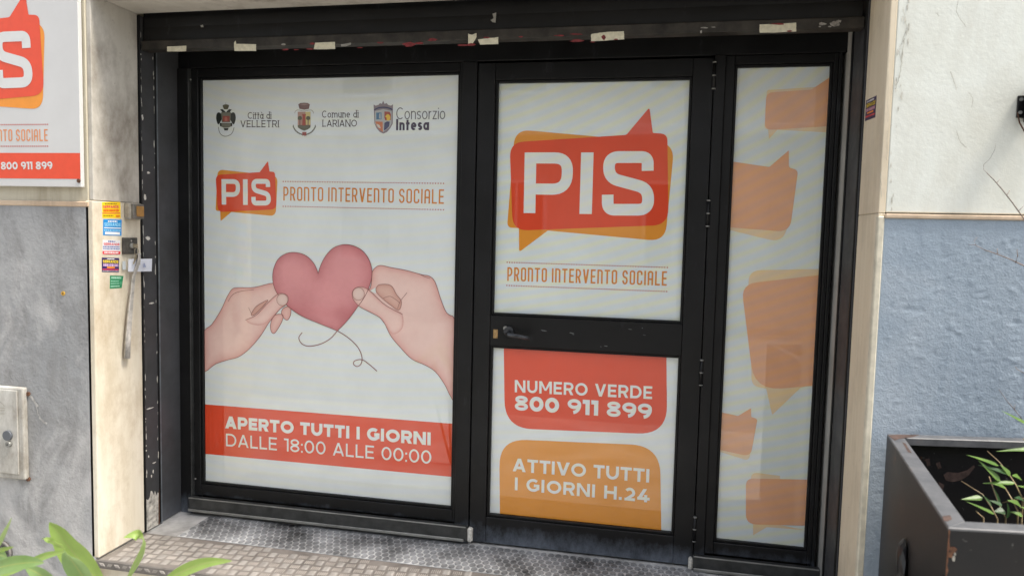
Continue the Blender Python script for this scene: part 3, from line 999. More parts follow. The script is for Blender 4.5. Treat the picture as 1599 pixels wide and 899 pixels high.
# fingers behind, then the palm
hand([(438, 440), (465, 425), (480, 432), (479, 470), (465, 496), (448, 492), (432, 465)], 'finger')
hand([(402, 470), (438, 470), (436, 500), (415, 540), (395, 566), (380, 560), (374, 530), (382, 495)], 'finger', lift=L1 + 0.0001)
hand([(20, 575), (70, 520), (118, 445), (148, 380), (175, 338), (205, 330), (290, 328), (390, 306), (425, 335), (462, 365), (469, 390), (455, 418), (425, 440), (395, 475),
      (362, 518), (330, 570), (290, 620), (250, 660), (205, 690), (150, 705), (90, 725), (20, 760)], 'hand', [(zh(200, 480)[0], zh(200, 480)[1], .03, .18)], lift=L2 - .0003)
hand([(902, 255), (915, 230), (945, 214), (1000, 225), (1080, 240), (1160, 262), (1200, 270), (1230, 300), (1260, 390), (1290, 460), (1350, 535), (1350, 920), (1312, 895), (1280, 832), (1232, 766),
      (1180, 732), (1110, 700), (1050, 640), (1000, 580), (965, 510), (940, 482), (880, 450), (835, 425), (805, 390), (800, 355), (816, 332), (850, 325), (880, 340), (893, 330), (900, 300)],
     'hand', [(zh(1120, 560)[0], zh(1120, 560)[1], .03, .12)], lift=L2 - .0003)
h_ = [(623, 255), (603, 208), (563, 166), (512, 148), (460, 152), (415, 182), (391, 235), (387, 290), (402, 345), (435, 392), (480, 438), (540, 478), (620, 512), (690, 540), (722, 554),
      (770, 505), (820, 440), (868, 370), (896, 300), (902, 240), (886, 182), (850, 136), (800, 111), (750, 107), (702, 124), (662, 165), (637, 212)]
ht = []
for seg in (h_[0:15], h_[14:] + [h_[0]]):
    ht += catmull([zh(*p) for p in seg], 4, False)[:-1]
inked(DP, ht, HT, HTE, 0.03, film, L2 + .0004, 'heart', [(zh(560, 400)[0], zh(560, 400)[1], .05, .3), (zh(740, 470)[0], zh(740, 470)[1], .05, .35), (zh(470, 230)[0], zh(470, 230)[1], .04, -.3), (zh(770, 200)[0], zh(770, 200)[1], .05, -.25)])
line(DP, ht + [ht[0]], lw * 1.15, M['outline'], film, L2 + .0008, 'outline')
for s in ([(722, 553), (690, 590), (640, 620), (580, 633), (540, 622), (522, 590), (540, 562)],
          [(722, 553), (780, 590), (830, 640), (850, 690), (845, 725), (825, 738), (806, 725), (815, 708), (850, 703), (885, 725), (928, 762)]):
    line(DP, catmull([zh(*p) for p in s], 6, False), lw * 1.35, M['outline'], film, L2 + .0006, 'string')
# thumbs lie over the heart
thumb_l = [(250, 497), (300, 470), (350, 420), (405, 370), (430, 360), (458, 366), (469, 390), (455, 418), (425, 440), (390, 475), (340, 520), (280, 520)]
c = catmull([zh(*p) for p in thumb_l], 4)
inked(DP, c, SK, SKE, 0.008, film, L3, 'thumb')
line(DP, catmull([zh(*p) for p in ((245, 497), (300, 472), (350, 420), (405, 368), (432, 359), (460, 368), (469, 390), (455, 418), (425, 440), (395, 475))], 5, False), lw * .8, M['outline'], film, L3 + .0004, 'outline')
thumb_r = [(800, 355), (816, 332), (850, 325), (890, 345), (960, 410), (1010, 440), (1060, 468), (1060, 540), (1010, 570), (968, 512), (940, 482), (880, 450), (835, 425), (805, 390)]
c = catmull([zh(*p) for p in thumb_r], 4)
inked(DP, c, SK, SKE, 0.008, film, L3, 'thumb')
line(DP, catmull([zh(*p) for p in ((965, 512), (940, 482), (880, 450), (835, 425), (805, 390), (800, 355), (816, 332), (850, 325), (890, 345), (960, 410), (1010, 442), (1062, 468))], 5, False), lw * .8, M['outline'], film, L3 + .0004, 'outline')
DG = rgb(176, 112, 98)[:3]
for pts in ([(275, 468), (300, 428), (345, 400), (362, 396), (332, 432), (292, 470)], [(925, 330), (945, 313), (1000, 318), (1030, 365), (1056, 402), (1042, 446), (1000, 420), (950, 380), (925, 350)]):
    c = catmull([zh(*p) for p in pts], 4)
    inked(DP, c, rgb(224, 182, 166)[:3], rgb(200, 146, 130)[:3], 0.012, film, L3 + .0001, 'finger_shade')
    line(DP, c + [c[0]], lw * .8, M['outline'], film, L3 + .0004, 'outline')
shape(DP, [zh(*p) for p in ((893, 346), (921, 328), (923, 360))], M['film_plain'], film, L3 + .0005, 'gap')
for s in ([(1035, 440), (1050, 400), (1085, 355)], [(1150, 258), (1175, 272), (1205, 282)], [(262, 432), (275, 462)], [(155, 402), (180, 365), (222, 348), (290, 340)], [(960, 385), (1000, 375), (1050, 410)]):
    line(DP, catmull([zh(*p) for p in s], 5, False), lw * .7, M['outline'], film, L3 + .0008, 'crease')
for cx, cy, rr in ((437, 392, 29), (833, 362, 31)):
    c = [zh(cx + rr * math.cos(a * math.pi / 10), cy + rr * 1.08 * math.sin(a * math.pi / 10)) for a in range(20)]
    inked(DP, c, rgb(232, 206, 194)[:3], rgb(210, 168, 154)[:3], 0.006, film, L3 + .0008, 'nail')
    line(DP, c + [c[0]], lw * .6, M['outline'], film, L3 + .0012, 'outline')


# --- the three crests
def cv(o, k):
    return lambda x, y: P(o[0] + x / k, o[1] + y / k)


def art(fn, pts, mat, lift, name='crest_piece', smooth=0):
    p = catmull([fn(*q) for q in pts], smooth) if smooth else [fn(*q) for q in pts]
    return shape(DP, p, mat, film, lift, name)


DK = printc('black_green_print', 34, 40, 36); RD = printc('dull_red_print', 150, 70, 58); GY = printc('olive_grey_print', 112, 112, 98); YL = printc('straw_print', 206, 192, 128)
PK = printc('dusty_pink_print', 178, 140, 124); BR = printc('brown_print', 112, 80, 74); GN = printc('dark_olive_print', 84, 82, 58); BL = printc('steel_blue_print', 92, 132, 160)
NV = printc('navy_print', 48, 52, 92); VG = printc('violet_grey_print', 130, 118, 124); SI = printc('silver_print', 176, 178, 176); YE = printc('yellow_print', 226, 186, 62); OG = printc('rust_orange_print', 200, 118, 76); RB = printc('brick_print', 158, 62, 44)
e1 = cv((330, 145), 11.233)
art(e1, [(85, 440), (95, 375), (125, 345), (165, 360), (190, 400), (180, 470), (150, 530), (120, 555), (98, 510)], DK, L1, smooth=3)
art(e1, [(430, 440), (420, 375), (390, 345), (350, 360), (325, 400), (335, 470), (365, 530), (395, 555), (418, 510)], DK, L1, smooth=3)
art(e1, [(155, 295), (200, 290), (240, 325), (258, 345), (280, 320), (310, 290), (360, 295), (330, 335), (345, 370), (175, 370), (190, 335)], DK, L1 + .0001)
art(e1, [(175, 345), (345, 345), (345, 385), (335, 520), (185, 520), (175, 385)], GY, L1 + .0003)
art(e1, [(203, 408), (325, 408), (322, 510), (203, 510)], RD, L1 + .0005)
art(e1, [(235, 440), (260, 425), (285, 440), (285, 500), (235, 500)], printc('light_red_print', 178, 104, 88), L1 + .0007)
art(e1, [(150, 530), (370, 530), (355, 590), (300, 615), (215, 615), (165, 590)], GY, L1 + .0004)
for x in (165, 355): art(e1, [(x - 16, 535), (x + 16, 535), (x + 12, 590), (x - 10, 590)], DK, L1 + .0006)
art(e1, [(215, 622), (305, 622), (290, 662), (232, 662)], DK, L1 + .0004)
art(e1, [(200, 225), (225, 210), (255, 205), (290, 210), (312, 225), (300, 265), (285, 290), (228, 290), (212, 265)], GN, L1, smooth=2)
line(DP, [e1(255, 175), e1(255, 210)], .001, DK, film, L1, 'crest_line')
line(DP, catmull([e1(*p) for p in ((125, 600), (140, 680), (180, 740), (250, 765), (330, 740), (375, 690), (400, 610))], 5, False), .0028, GY, film, L1, 'crest_line')
e2 = cv((445, 145), 11.233)
art(e2, [(235, 205), (270, 182), (335, 176), (400, 182), (438, 205), (420, 285), (340, 300), (255, 285)], BR, L1)
art(e2, [(245, 205), (340, 192), (428, 205), (340, 218)], printc('mauve_print', 150, 122, 116), L1 + .0003)
line(DP, catmull([e2(*p) for p in ((175, 365), (180, 335), (225, 305), (340, 322), (450, 305), (495, 335), (500, 365))], 5, False), .0016, BR, film, L1 + .0002, 'crest_line')
art(e2, [(225, 335), (450, 335), (450, 580), (340, 665), (225, 580)], PK, L1)
art(e2, [(360, 336), (449, 336), (449, 560), (360, 560)], YL, L1 + .0002)
art(e2, [(225, 570), (450, 570), (448, 610), (400, 645), (340, 668), (280, 645), (227, 610)], GN, L1 + .0004)
art(e2, [(300, 375), (372, 375), (362, 410), (368, 575), (305, 575), (312, 410)], RB, L1 + .0006)
for x in (263, 408):
    art(e2, [(x - 38, 455), (x - 28, 420), (x, 410), (x + 28, 420), (x + 38, 455), (x + 20, 478), (x - 20, 478)], GN, L1 + .0007, smooth=2)
    art(e2, [(x - 8, 470), (x + 8, 470), (x + 8, 575), (x - 8, 575)], BR, L1 + .0005)
for sgn in (-1, 1):
    for k in range(7):
        a = math.radians(200 + k * 11.5) if sgn < 0 else math.radians(-20 - k * 11.5)
        cx, cy = 340 + 205 * math.cos(a), 520 - 215 * math.sin(a)
        d = a + sgn * 1.9
        p = [(cx + 38 * math.cos(d), cy - 38 * math.sin(d)), (cx + 13 * math.cos(d + 1.57), cy - 13 * math.sin(d + 1.57)), (cx - 34 * math.cos(d), cy + 34 * math.sin(d)), (cx - 13 * math.cos(d + 1.57), cy + 13 * math.sin(d + 1.57))]
        art(e2, p, GY, L1 + .0001 * (k % 3), 'laurel_leaf')
art(e2, [(305, 690), (380, 690), (372, 770), (350, 735), (345, 770), (325, 735), (308, 765)], RD, L1 + .0006)
e3 = cv((575, 145), 11.233)
art(e3, [(95, 210), (130, 228), (180, 215), (205, 185), (240, 195), (263, 140), (285, 195), (325, 185), (350, 215), (400, 228), (435, 205), (430, 540), (390, 620), (330, 690), (265, 718), (205, 690), (145, 620), (110, 540)], VG, L1)
art(e3, [(118, 320), (265, 290), (412, 320), (412, 540), (370, 610), (265, 690), (165, 610), (122, 540)], SI, L1 + .0002)
art(e3, catmull([(104, 292), (180, 256), (265, 246), (350, 256), (428, 285)], 4, False) + catmull([(428, 312), (350, 280), (265, 270), (180, 280), (104, 312)], 4, False), NV, L1 + .0004)
art(e3, [(140, 350), (235, 345), (235, 470), (140, 470)], BL, L1 + .0004)
art(e3, [(195, 380), (215, 350), (222, 460), (195, 450)], SI, L1 + .0006)
art(e3, [(165, 360), (185, 360), (180, 465), (160, 465)], printc('deep_blue_print', 62, 104, 140), L1 + .0006)
art(e3, [(285, 330), (375, 335), (400, 380), (395, 480), (300, 485), (285, 440)], RB, L1 + .0004)
art(e3, [(300, 420), (340, 375), (380, 400), (390, 450), (370, 485), (325, 485), (325, 440)], YE, L1 + .0006, smooth=2)
art(e3, [(125, 505), (255, 510), (258, 690), (190, 640), (150, 580)], OG, L1 + .0004)
art(e3, [(150, 545), (200, 570), (220, 625), (190, 620), (165, 590)], printc('pale_print', 206, 200, 190), L1 + .0006)
art(e3, [(285, 530), (330, 505), (378, 510), (370, 590), (320, 640), (275, 665)], NV, L1 + .0004)
text(DP, 'Città di', e1(640, 458), e1(1052, 458), .0292, .115, M['txt_dark'], film, L1, 'serif', .12)
text(DP, 'VELLETRI', e1(512, 606), e1(1185, 606), .0300, .125, M['txt_dark'], film, L1, 'serif', .18)
text(DP, 'Comune di', e2(650, 438), e2(1288, 436), .0300, .115, M['txt_dark'], film, L1, 'serif', .14)
text(DP, 'LARIANO', e2(658, 596), e2(1262, 594), .0290, .125, M['txt_dark'], film, L1, 'serif', .14)
text(DP, 'Consorzio', e3(492, 468), e3(1350, 466), .0500, .08, M['txt_grey'], film, L1, '', .12)
text(DP, 'Intesa', e3(488, 660), e3(1068, 658), .0480, .20, M['txt_purple'], film, L1, '', .13)

# ------------------------------------------------------------------ side window artwork
xs0, xs1 = 0.2573 + .0004, 0.5951 - .0004


def z4(x, y): return P(1090 + x / 2.139, 60 + y / 2.139)
def z5(x, y): return P(1090 + x / 2.0485, 460 + y / 2.0485)


def bub(fn, pts, r, mat, lift, label):
    p = [fn(*q) for q in pts]
    p = rounded(p, r, 6)
    shape(DP, [(max(xs0, min(xs1, a)), b) for a, b in p], mat, sfilm, lift, 'speech_bubble')['label'] = label


bub(z4, [(230, 172), (250, 172), (445, 160), (445, 314), (265, 306), (237, 336), (234, 305), (222, 300)], [.02, 0, 0, 0, 0, .004, 0, .02], M['tan_light'], L1, 'pale apricot bubble behind the peach one')
bub(z4, [(228, 182), (378, 172), (440, 132), (445, 294), (222, 307)], [.025, .004, 0, 0, .03], M['tan'], L2, 'peach bubble')
bub(z4, [(95, 560), (320, 560), (282, 682), (95, 640)], [0, .03, .05, 0], M['tan_light'], L1, 'pale apricot bubble behind the peach one')
bub(z4, [(95, 412), (238, 430), (303, 374), (303, 432), (334, 440), (306, 646), (95, 631)], [0, .004, .004, .01, .045, .045, 0], M['tan'], L2, 'peach bubble')
bub(z5, [(160, -78), (390, -82), (390, 288), (328, 297), (237, 384), (218, 300), (172, 290)], [.05, 0, 0, 0, .006, 0, .05], M['tan_light'], L1, 'pale apricot bubble behind the peach one')
bub(z5, [(138, -34), (390, -62), (390, 292), (180, 304)], [.06, 0, 0, .10], M['tan'], L2, 'peach bubble')
bub(z5, [(55, 420), (180, 430), (163, 530), (55, 500)], [0, .02, .02, 0], M['tan_light'], L1, 'pale apricot bubble behind the peach one')
bub(z5, [(55, 374), (128, 387), (169, 362), (170, 390), (190, 396), (168, 516), (55, 494)], [0, .004, .004, .004, .03, .03, 0], M['tan'], L2, 'peach bubble')
bub(z5, [(168, 566), (262, 578), (262, 735), (370, 754), (220, 742), (176, 768), (176, 730)], [.03, 0, 0, 0, 0, .004, 0], M['tan_light'], L1, 'pale apricot bubble behind the peach one')
bub(z5, [(153, 586), (370, 592), (370, 740), (153, 732)], [.03, 0, 0, .04], M['tan'], L2, 'peach bubble')

# ================================================================== roller shutter, rolled up
YS = -0.262
sh = empty('roller_shutter', ((XL + XR) / 2, YS, ZL), 'rolled-up black steel roller shutter with tape scraps on its bottom bar', 'shutter')
zb0, zb1 = Z(0.727), Z(0.764)
xg0, xg1 = XL + 0.004, XR - 0.002
k = 0
z = zb1 + 0.003
while z < ZL + 0.16:
    bm = bmesh.new()
    prof = [(-0.0118, 0.0), (-0.0130, 0.008), (-0.0135, 0.027), (-0.0130, 0.044), (-0.0118, 0.0520)]
    rows = [[bm.verts.new((x, YS + a, z + b)) for a, b in prof] for x in (xg0 + .012, xg1 - .012)]
    back = [[bm.verts.new((x, YS + a + .003, z + b)) for a, b in prof] for x in (xg0 + .012, xg1 - .012)]
    for i in range(4):
        bm.faces.new((rows[0][i], rows[1][i], rows[1][i + 1], rows[0][i + 1])).smooth = True
        bm.faces.new((back[0][i + 1], back[1][i + 1], back[1][i], back[0][i])).smooth = True
    from_bm('slat', bm, M['black'], sh)
    z += 0.0522; k += 1
bb = box('bottom_bar', (xg0 + .006, YS - 0.022, zb0), (xg1 - .006, YS + 0.03, zb1), mat_simple('brown_black_steel', (0.035, 0.030, 0.024, 1), 0.55, 0.0, 0.4, 0.4, 14, 0.2), sh, 0.002)
YB = YS - 0.0222
BP = Plane((0, YB, 0), (1, 0, 0), (0, 0, 1), (0, -1, 0))


def patch(px, parent, mat, lift, name, pl=BP, jag=0.0):
    pts = []
    for i in range(len(px)):
        a, b = pl.px(*px[i]), pl.px(*px[(i + 1) % len(px)])
        nseg = 5 if jag else 1
        for q in range(nseg):
            t = q / nseg
            pts.append((a[0] + (b[0] - a[0]) * t + random.uniform(-jag, jag), a[1] + (b[1] - a[1]) * t + random.uniform(-jag, jag)))
    return shape(pl, pts, mat, parent, lift, name)


for q in ([(365.5, 67), (368, 64), (369, 69), (400, 69.5), (400, 80), (366, 80)], [(492, 67), (523, 66), (523.5, 77), (490, 77.5)], [(731, 53), (737, 55), (744, 52), (744, 59), (741, 64), (737, 70), (731, 69)],
          [(746, 62), (778, 58.5), (778, 69.5), (750, 70)], [(923, 54), (940, 51), (974, 49), (975, 62), (923, 65)], [(1186, 39), (1243, 36), (1243.5, 50), (1186, 52)], [(261, 73), (291, 72), (291, 80.5), (261, 81)]):
    patch(q, bb, M['tape'], 0.0006, 'tape_scrap', jag=0.0006)
bm_r = []
for x, y, ww, hh in ((676, 63, 9, 3), (640, 70, 13, 4), (655, 68, 7, 3), (722, 71, 9, 2.2), (735, 70, 8, 3), (487, 69, 5, 2), (445, 78, 7, 1.5), (463, 78, 4, 1.2), (562, 75, 5, 1.5), (593, 67, 7, 1.7), (485, 77, 6, 1.5), (900, 64, 12, 2.4), (872, 56, 9, 1.6), (813, 58, 5, 1.4), (900, 54, 11, 1.4),
                     (943, 59, 4, 4), (962, 62, 4, 1.4), (1215, 38, 14, 1.6), (1233, 49, 5, 1.3), (760, 59, 8, 1.4), (925, 66, 5, 1)):
    pts = [(x + ww * math.cos(a * .698) * random.uniform(.5, 1.15), y + hh * math.sin(a * .698) * random.uniform(.5, 1.2)) for a in range(9)]
    bm_r.append(pts)
bm = bmesh.new()
for i, pts in enumerate(bm_r): bm_poly(bm, [BP.at(*BP.px(*p), 0.0011 + .0001 * (i % 3)) for p in pts], BP.n)
tag(from_bm('red_paint_flakes', bm, M['redpaint'], bb), kind='stuff')
bm = bmesh.new()
for x, y, ww, hh in ((443, 69.5, 5, 1.6), (1100, 44, 7, 1.2), (1095, 50, 2, 3), (1114, 43, 5, 1), (1284, 38, 7, 3), (1304, 38, 9, 4), (1310, 34, 6, 2), (1280, 42, 3, 1.4), (1296, 42, 4, 1.5)):
    bm_poly(bm, [BP.at(*BP.px(x + ww * math.cos(a * .898) * random.uniform(.5, 1.1), y + hh * math.sin(a * .898) * random.uniform(.5, 1.2)), 0.0016) for a in range(7)], BP.n)
tag(from_bm('grey_paint_flakes', bm, mat_simple('dull_grey_flake', (0.33, 0.31, 0.28, 1), 0.7, nz=.3, nscale=80), bb), kind='stuff')
# scraps stuck on the curtain
SP_ = Plane((0, YS - 0.0138, 0), (1, 0, 0), (0, 0, 1), (0, -1, 0))
for q in ([(769, 22), (775, 20), (774, 36), (769, 35), (766, 32), (771, 29)], [(313, 40), (317, 39), (318, 43), (314, 43)], [(532, 70), (548, 67), (548, 70), (540, 73), (533, 73)]):
    patch(q, sh, mat_simple('torn_paper', (0.30, 0.29, 0.26, 1), 0.8), 0.0004, 'paper_scrap')
for x0, x1, d in ((XL - 0.02, XL + 0.0045, 1), (XR - 0.004, XR + 0.02, -1)):
    ya, yb = (-0.284, -0.191) if d > 0 else (-0.308, -0.115)
    gc = box('guide_channel', (x0, ya, 0.004 if d > 0 else 0.0), (x1, yb, ZL - 0.001), M['guide'], sh, 0.002)
    if d > 0:
        box('guide_lip', (XL - 0.002, -0.2905, 0.004), (XL + 0.009, -0.2845, ZL - 0.001), M['black'], gc, 0.001)
        box('guide_lip', (XL + 0.0047, -0.198, 0.012), (XL + 0.010, -0.191, ZL - 0.002), M['black'], gc, 0.001)
    else:
        box('guide_lip', (XR - 0.009, -0.306, 0.0), (XR - 0.0042, -0.292, ZL - 0.002), M['black'], gc, 0.001)
        box('guide_lip', (XR - 0.009, -0.135, 0.0), (XR - 0.0042, -0.118, ZL - 0.002), M['black'], gc, 0.001)
        gright = gc
        continue
    gleft = gc
# flaked paint on the guides: chips run along the two edges
GP = Plane((XL + 0.0046, 0, 0), (0, 1, 0), (0, 0, 1), (1, 0, 0))
bm = bmesh.new()


def chip(bm, pl, y, z, ry, rz, lift):
    n = random.randint(6, 9); ph = random.random()
    bm_poly(bm, [pl.at(y + ry * math.cos((k + ph) * 2 * math.pi / n) * random.uniform(.45, 1.15), z + rz * math.sin((k + ph) * 2 * math.pi / n) * random.uniform(.45, 1.15), lift) for k in range(n)], pl.n)


i = 0
for y0 in (-0.279, -0.203):
    z = 0.25
    while z < ZL - .05:
        if random.random() < (0.62 if y0 < -.25 else 0.45):
            chip(bm, GP, y0 + random.uniform(-.003, .003), z, random.uniform(.0012, .0038), random.uniform(.004, .022), .0004 + .0001 * (i % 4)); i += 1
        z += random.uniform(.012, .05)
for px, py, rx, rz in ((226, 308, 9, 13), (231, 372, 17, 8), (236, 473, 24, 4), (234, 637, 24, 3), (240, 722, 14, 3), (232, 712, 5, 6), (239, 735, 5, 9), (236, 743, 5, 7), (222, 184, 6, 14), (231, 270, 14, 5)):
    p = onX(px, py, XL + 0.0046)
    chip(bm, GP, p.y, p.z, rx * .001, rz * .0012, .0008 + .0001 * (i % 4)); i += 1
tag(from_bm('paint_chips', bm, M['chip'], gleft), kind='stuff')
# bare metal at the foot of the guide
pts = [(-0.2835, 0.006), (-0.1985, 0.006), (-0.1985, 0.14), (-0.207, 0.155), (-0.215, 0.142), (-0.226, 0.168), (-0.233, 0.150), (-0.244, 0.172), (-0.252, 0.176), (-0.260, 0.150), (-0.270, 0.140), (-0.2835, 0.152)]
shape(GP, pts, mat_simple('bare_grey_primer', (0.50, 0.48, 0.43, 1), 0.8, nz=.35, nscale=45, bumps=.3), gleft, .0005, 'bare_patch')
shape(GP, [(-0.2065, 0.006), (-0.1985, 0.006), (-0.1985, 0.17), (-0.203, 0.15), (-0.205, 0.08)], M['rust'], gleft, .0012, 'rust_patch')
RP = Plane((XR - 0.0042, 0, 0), (0, -1, 0), (0, 0, 1), (-1, 0, 0))
bm = bmesh.new(); i = 0
for z in [random.uniform(.1, ZL - .1) for _ in range(46)]:
    chip(bm, RP, random.choice((.2895, .14, .2895)) + random.uniform(-.002, .002), z, random.uniform(.0008, .0022), random.uniform(.004, .014), .0004 + .0001 * (i % 4)); i += 1
tag(from_bm('paint_chips', bm, mat_simple('dull_chip', (0.36, 0.34, 0.31, 1), .8, nz=.2), gright), kind='stuff')

# ================================================================== wall sign
sgx = -2.196
sx0 = sgx - 0.80
sz0, sz1 = Z(0.142), Z(1.06)
YSG = YF - 0.022
sg = empty('wall_sign', ((sx0 + sgx) / 2, YF, sz0), 'white wall sign with a red band and speech bubble logo above the grey wall', 'sign')
panel = box('sign_panel', (sx0, YSG, sz0), (sgx, YF - 0.004, sz1), mat_simple('white_sign_board', (0.60, 0.595, 0.58, 1), 0.35, nz=0.03, nscale=5), sg, 0.0015)
GPn = Plane((0, YSG, 0), (1, 0, 0), (0, 0, 1), (0, -1, 0))
SG = GPn.px
M['s_red'] = mat_simple('sign_red', rgb(226, 78, 46), 0.35, nz=0.03); M['s_or'] = mat_simple('sign_amber', rgb(232, 146, 44), 0.35, nz=0.03); M['s_wh'] = mat_simple('sign_white', (0.66, 0.66, 0.64, 1), 0.35, nz=0.02)
ob = SG(52.3, 135.5)
logo(GPn, ob, SG(52.3, 49)[1] - ob[1], panel, 's_wh', 's_red', 's_or')
shape(GPn, [(sx0 + .002, SG(60, 279)[1]), (sgx - .002, SG(60, 279)[1]), (sgx - .002, SG(60, 239)[1]), (sx0 + .002, SG(60, 239)[1])], M['s_red'], panel, L1, 'red_band')
e = SG(82.5, 264.5); c_ = SG(82.5, 254)[1] - e[1]; c_ *= 1.0
b0 = SG(2, 265)
text(GPn, '800 911 899', b0, e, SG(40, 253)[1] - SG(40, 265)[1], .24, M['s_wh'], panel, L2, gap=.08)
b1 = SG(75, 220.5); wdt = b1[0] - SG(24.3, 220.5)[0]            # SOCIALE is 7 of the 25 letters
text(GPn, 'PRONTO INTERVENTO SOCIALE', (b1[0] - wdt * 3.62, b1[1]), b1, SG(40, 202)[1] - SG(40, 220.5)[1], .11, flat('sign_orange_letter', rgb(222, 142, 84)), panel, L1, 'deco', .13)
dk = flat('sign_dot', rgb(190, 90, 80))
for yy in (194.5, 228.5):
    a = SG(74.5, yy); dots(GPn, (a[0] - wdt * 3.62, a[1]), a, 64, .0029, dk, panel, L1)
c = GPn.at(*SG(123.5, 282.5), 0)
bm = bmesh.new(); bm_tube(bm, [c, c + Vector((0, -.004, 0))], .008, 8)
from_bm('screw', bm, M['rust'], sg)

# ================================================================== things on the reveal of the opening
VP = Plane((XL + 0.004, 0, 0), (0, 1, 0), (0, 0, 1), (1, 0, 0))
V = VP.px


def zs(x, y): return V(145 + x / 5.62, 305 + y / 5.62)


def sticker(name, label, px, mat, marks, group='advertising stickers', pl=VP, fn=None, out=0.0006):
    fn = fn or zs
    q = [fn(*p) for p in px]
    bm = bmesh.new()
    f = bm_poly(bm, [pl.at(a, b, out) for a, b in q], pl.n)
    ex = bmesh.ops.extrude_face_region(bm, geom=[f])
    for v in ex['geom']:
        if isinstance(v, bmesh.types.BMVert): v.co -= pl.n * 0.0003
    o = from_bm(name, bm, mat)
    tag(o, label, 'sticker', group)
    # marks: (kind, u0, v0, u1, v1, colour) in fractions of the sticker
    P0, P1, P2, P3 = (Vector(p) for p in (q[3], q[2], q[1], q[0]))

    def bl(u, v): r = (P0 * (1 - u) + P1 * u) * (1 - v) + (P3 * (1 - u) + P2 * u) * v; return (r.x, r.y)
    for i, (kd, u0, v0, u1, v1, c) in enumerate(marks):
        if kd == 'r': shape(pl, [bl(u0, v0), bl(u1, v0), bl(u1, v1), bl(u0, v1)], flat('sticker_%d_%d_%d' % c, rgb(*c)), o, out + .0004 + .0001 * i, 'printed_bar')
        elif kd == 'l':           # small print that cannot be read: a broken row of short strokes
            bm = bmesh.new(); u = u0
            while u < u1:
                d = min(random.uniform(.03, .09), u1 - u)
                bm_poly(bm, [pl.at(*bl(a, b), out + .0004 + .0001 * i) for a, b in ((u, v0), (u + d, v0), (u + d, v1), (u, v1))], pl.n); u += d + .025
            tag(from_bm('small_print', bm, flat('sticker_%d_%d_%d' % c, rgb(*c)), o), kind='stuff')
        else:
            a, b = bl(u0, v0), bl(u1, v0); h = (Vector(bl(u0, v1)) - Vector(a)).length
            text(pl, kd, a, b, h, .21, flat('sticker_%d_%d_%d' % c, rgb(*c)), o, out + .0004 + .0001 * i, gap=.12)
    return o


Wt = (238, 238, 236)
sticker('sticker', 'yellow sticker with magenta lettering, topmost beside the amber lamp', [(80, 60), (240, 58), (243, 200), (82, 200)], flat('sticker_yellow', rgb(248, 208, 20)),
        [('SERRANDE', .04, .62, .9, .80, (214, 40, 96)), ('l', .15, .86, .8, .92, (60, 60, 40)), ('l', .06, .40, .92, .55, (226, 90, 30)), ('r', .0, .28, .97, .33, (220, 60, 70)), ('l', .05, .12, .6, .18, (120, 90, 20)), ('r', .72, .08, .95, .18, (230, 130, 20))])
sticker('sticker', 'sky blue sticker with white lettering below the yellow one', [(90, 210), (252, 215), (250, 355), (88, 350)], flat('sticker_blue', rgb(30, 140, 208)),
        [('l', .25, .84, .75, .93, Wt), ('SERRANDE', .06, .58, .94, .80, (150, 214, 244)), ('r', .05, .44, .95, .50, Wt), ('l', .05, .28, .95, .36, (150, 206, 236)), ('r', .1, .06, .9, .22, Wt)])
sticker('sticker', 'pale sticker with red lettering and a red bottom bar beside the keyhole plate', [(85, 390), (240, 395), (237, 520), (83, 518)], flat('sticker_pale', rgb(222, 222, 226)),
        [('l', .3, .86, .7, .95, (60, 80, 150)), ('SERRANDE', .05, .64, .95, .80, (214, 44, 60)), ('l', .03, .50, .97, .58, (70, 90, 160)), ('l', .03, .36, .97, .44, (90, 110, 170)), ('r', .0, .02, 1.0, .24, (216, 50, 60)), ('l', .08, .08, .92, .18, Wt)])
sticker('sticker', 'dark purple sticker with yellow lettering beside the white paper tag', [(78, 545), (230, 550), (228, 675), (78, 672)], flat('sticker_purple', rgb(46, 30, 92)),
        [('l', .3, .88, .72, .95, Wt), ('SERRANDE', .05, .64, .95, .84, (240, 214, 40)), ('l', .08, .40, .94, .58, (214, 180, 220)), ('r', .28, .28, .74, .38, (240, 150, 40)), ('r', .02, .16, .98, .22, (216, 60, 90)), ('l', .03, .05, .97, .11, (190, 180, 190))])
sticker('sticker', 'torn green sticker, lowest on the cream stone', [(150, 702), (268, 706), (252, 812), (147, 818)], flat('sticker_green', rgb(28, 128, 84)),
        [('l', .1, .76, .85, .90, (170, 214, 190)), ('l', .06, .52, .7, .62, (150, 200, 176)), ('l', .06, .34, .75, .42, (150, 200, 176)), ('l', .06, .12, .8, .22, (170, 214, 190)), ('r', .78, .28, .98, .52, (70, 150, 110))])
RV = Plane((XR - 0.0002, 0, 0), (0, -1, 0), (0, 0, 1), (-1, 0, 0))
sticker('sticker', 'dark blue sticker with yellow lettering, alone on the tan stone by the white wall', [(562, 208), (597, 191), (592, 264), (558, 277)], flat('sticker_navy', rgb(44, 42, 84)),
        [('SERRANDE', .06, .62, .94, .80, (226, 196, 50)), ('l', .1, .86, .8, .93, Wt), ('l', .06, .42, .94, .56, (206, 150, 170)), ('r', .2, .3, .8, .38, (226, 130, 50)), ('r', .04, .14, .96, .22, (200, 60, 70))],
        pl=RV, fn=lambda x, y: RV.px(1090 + x / 2.139, 60 + y / 2.139))

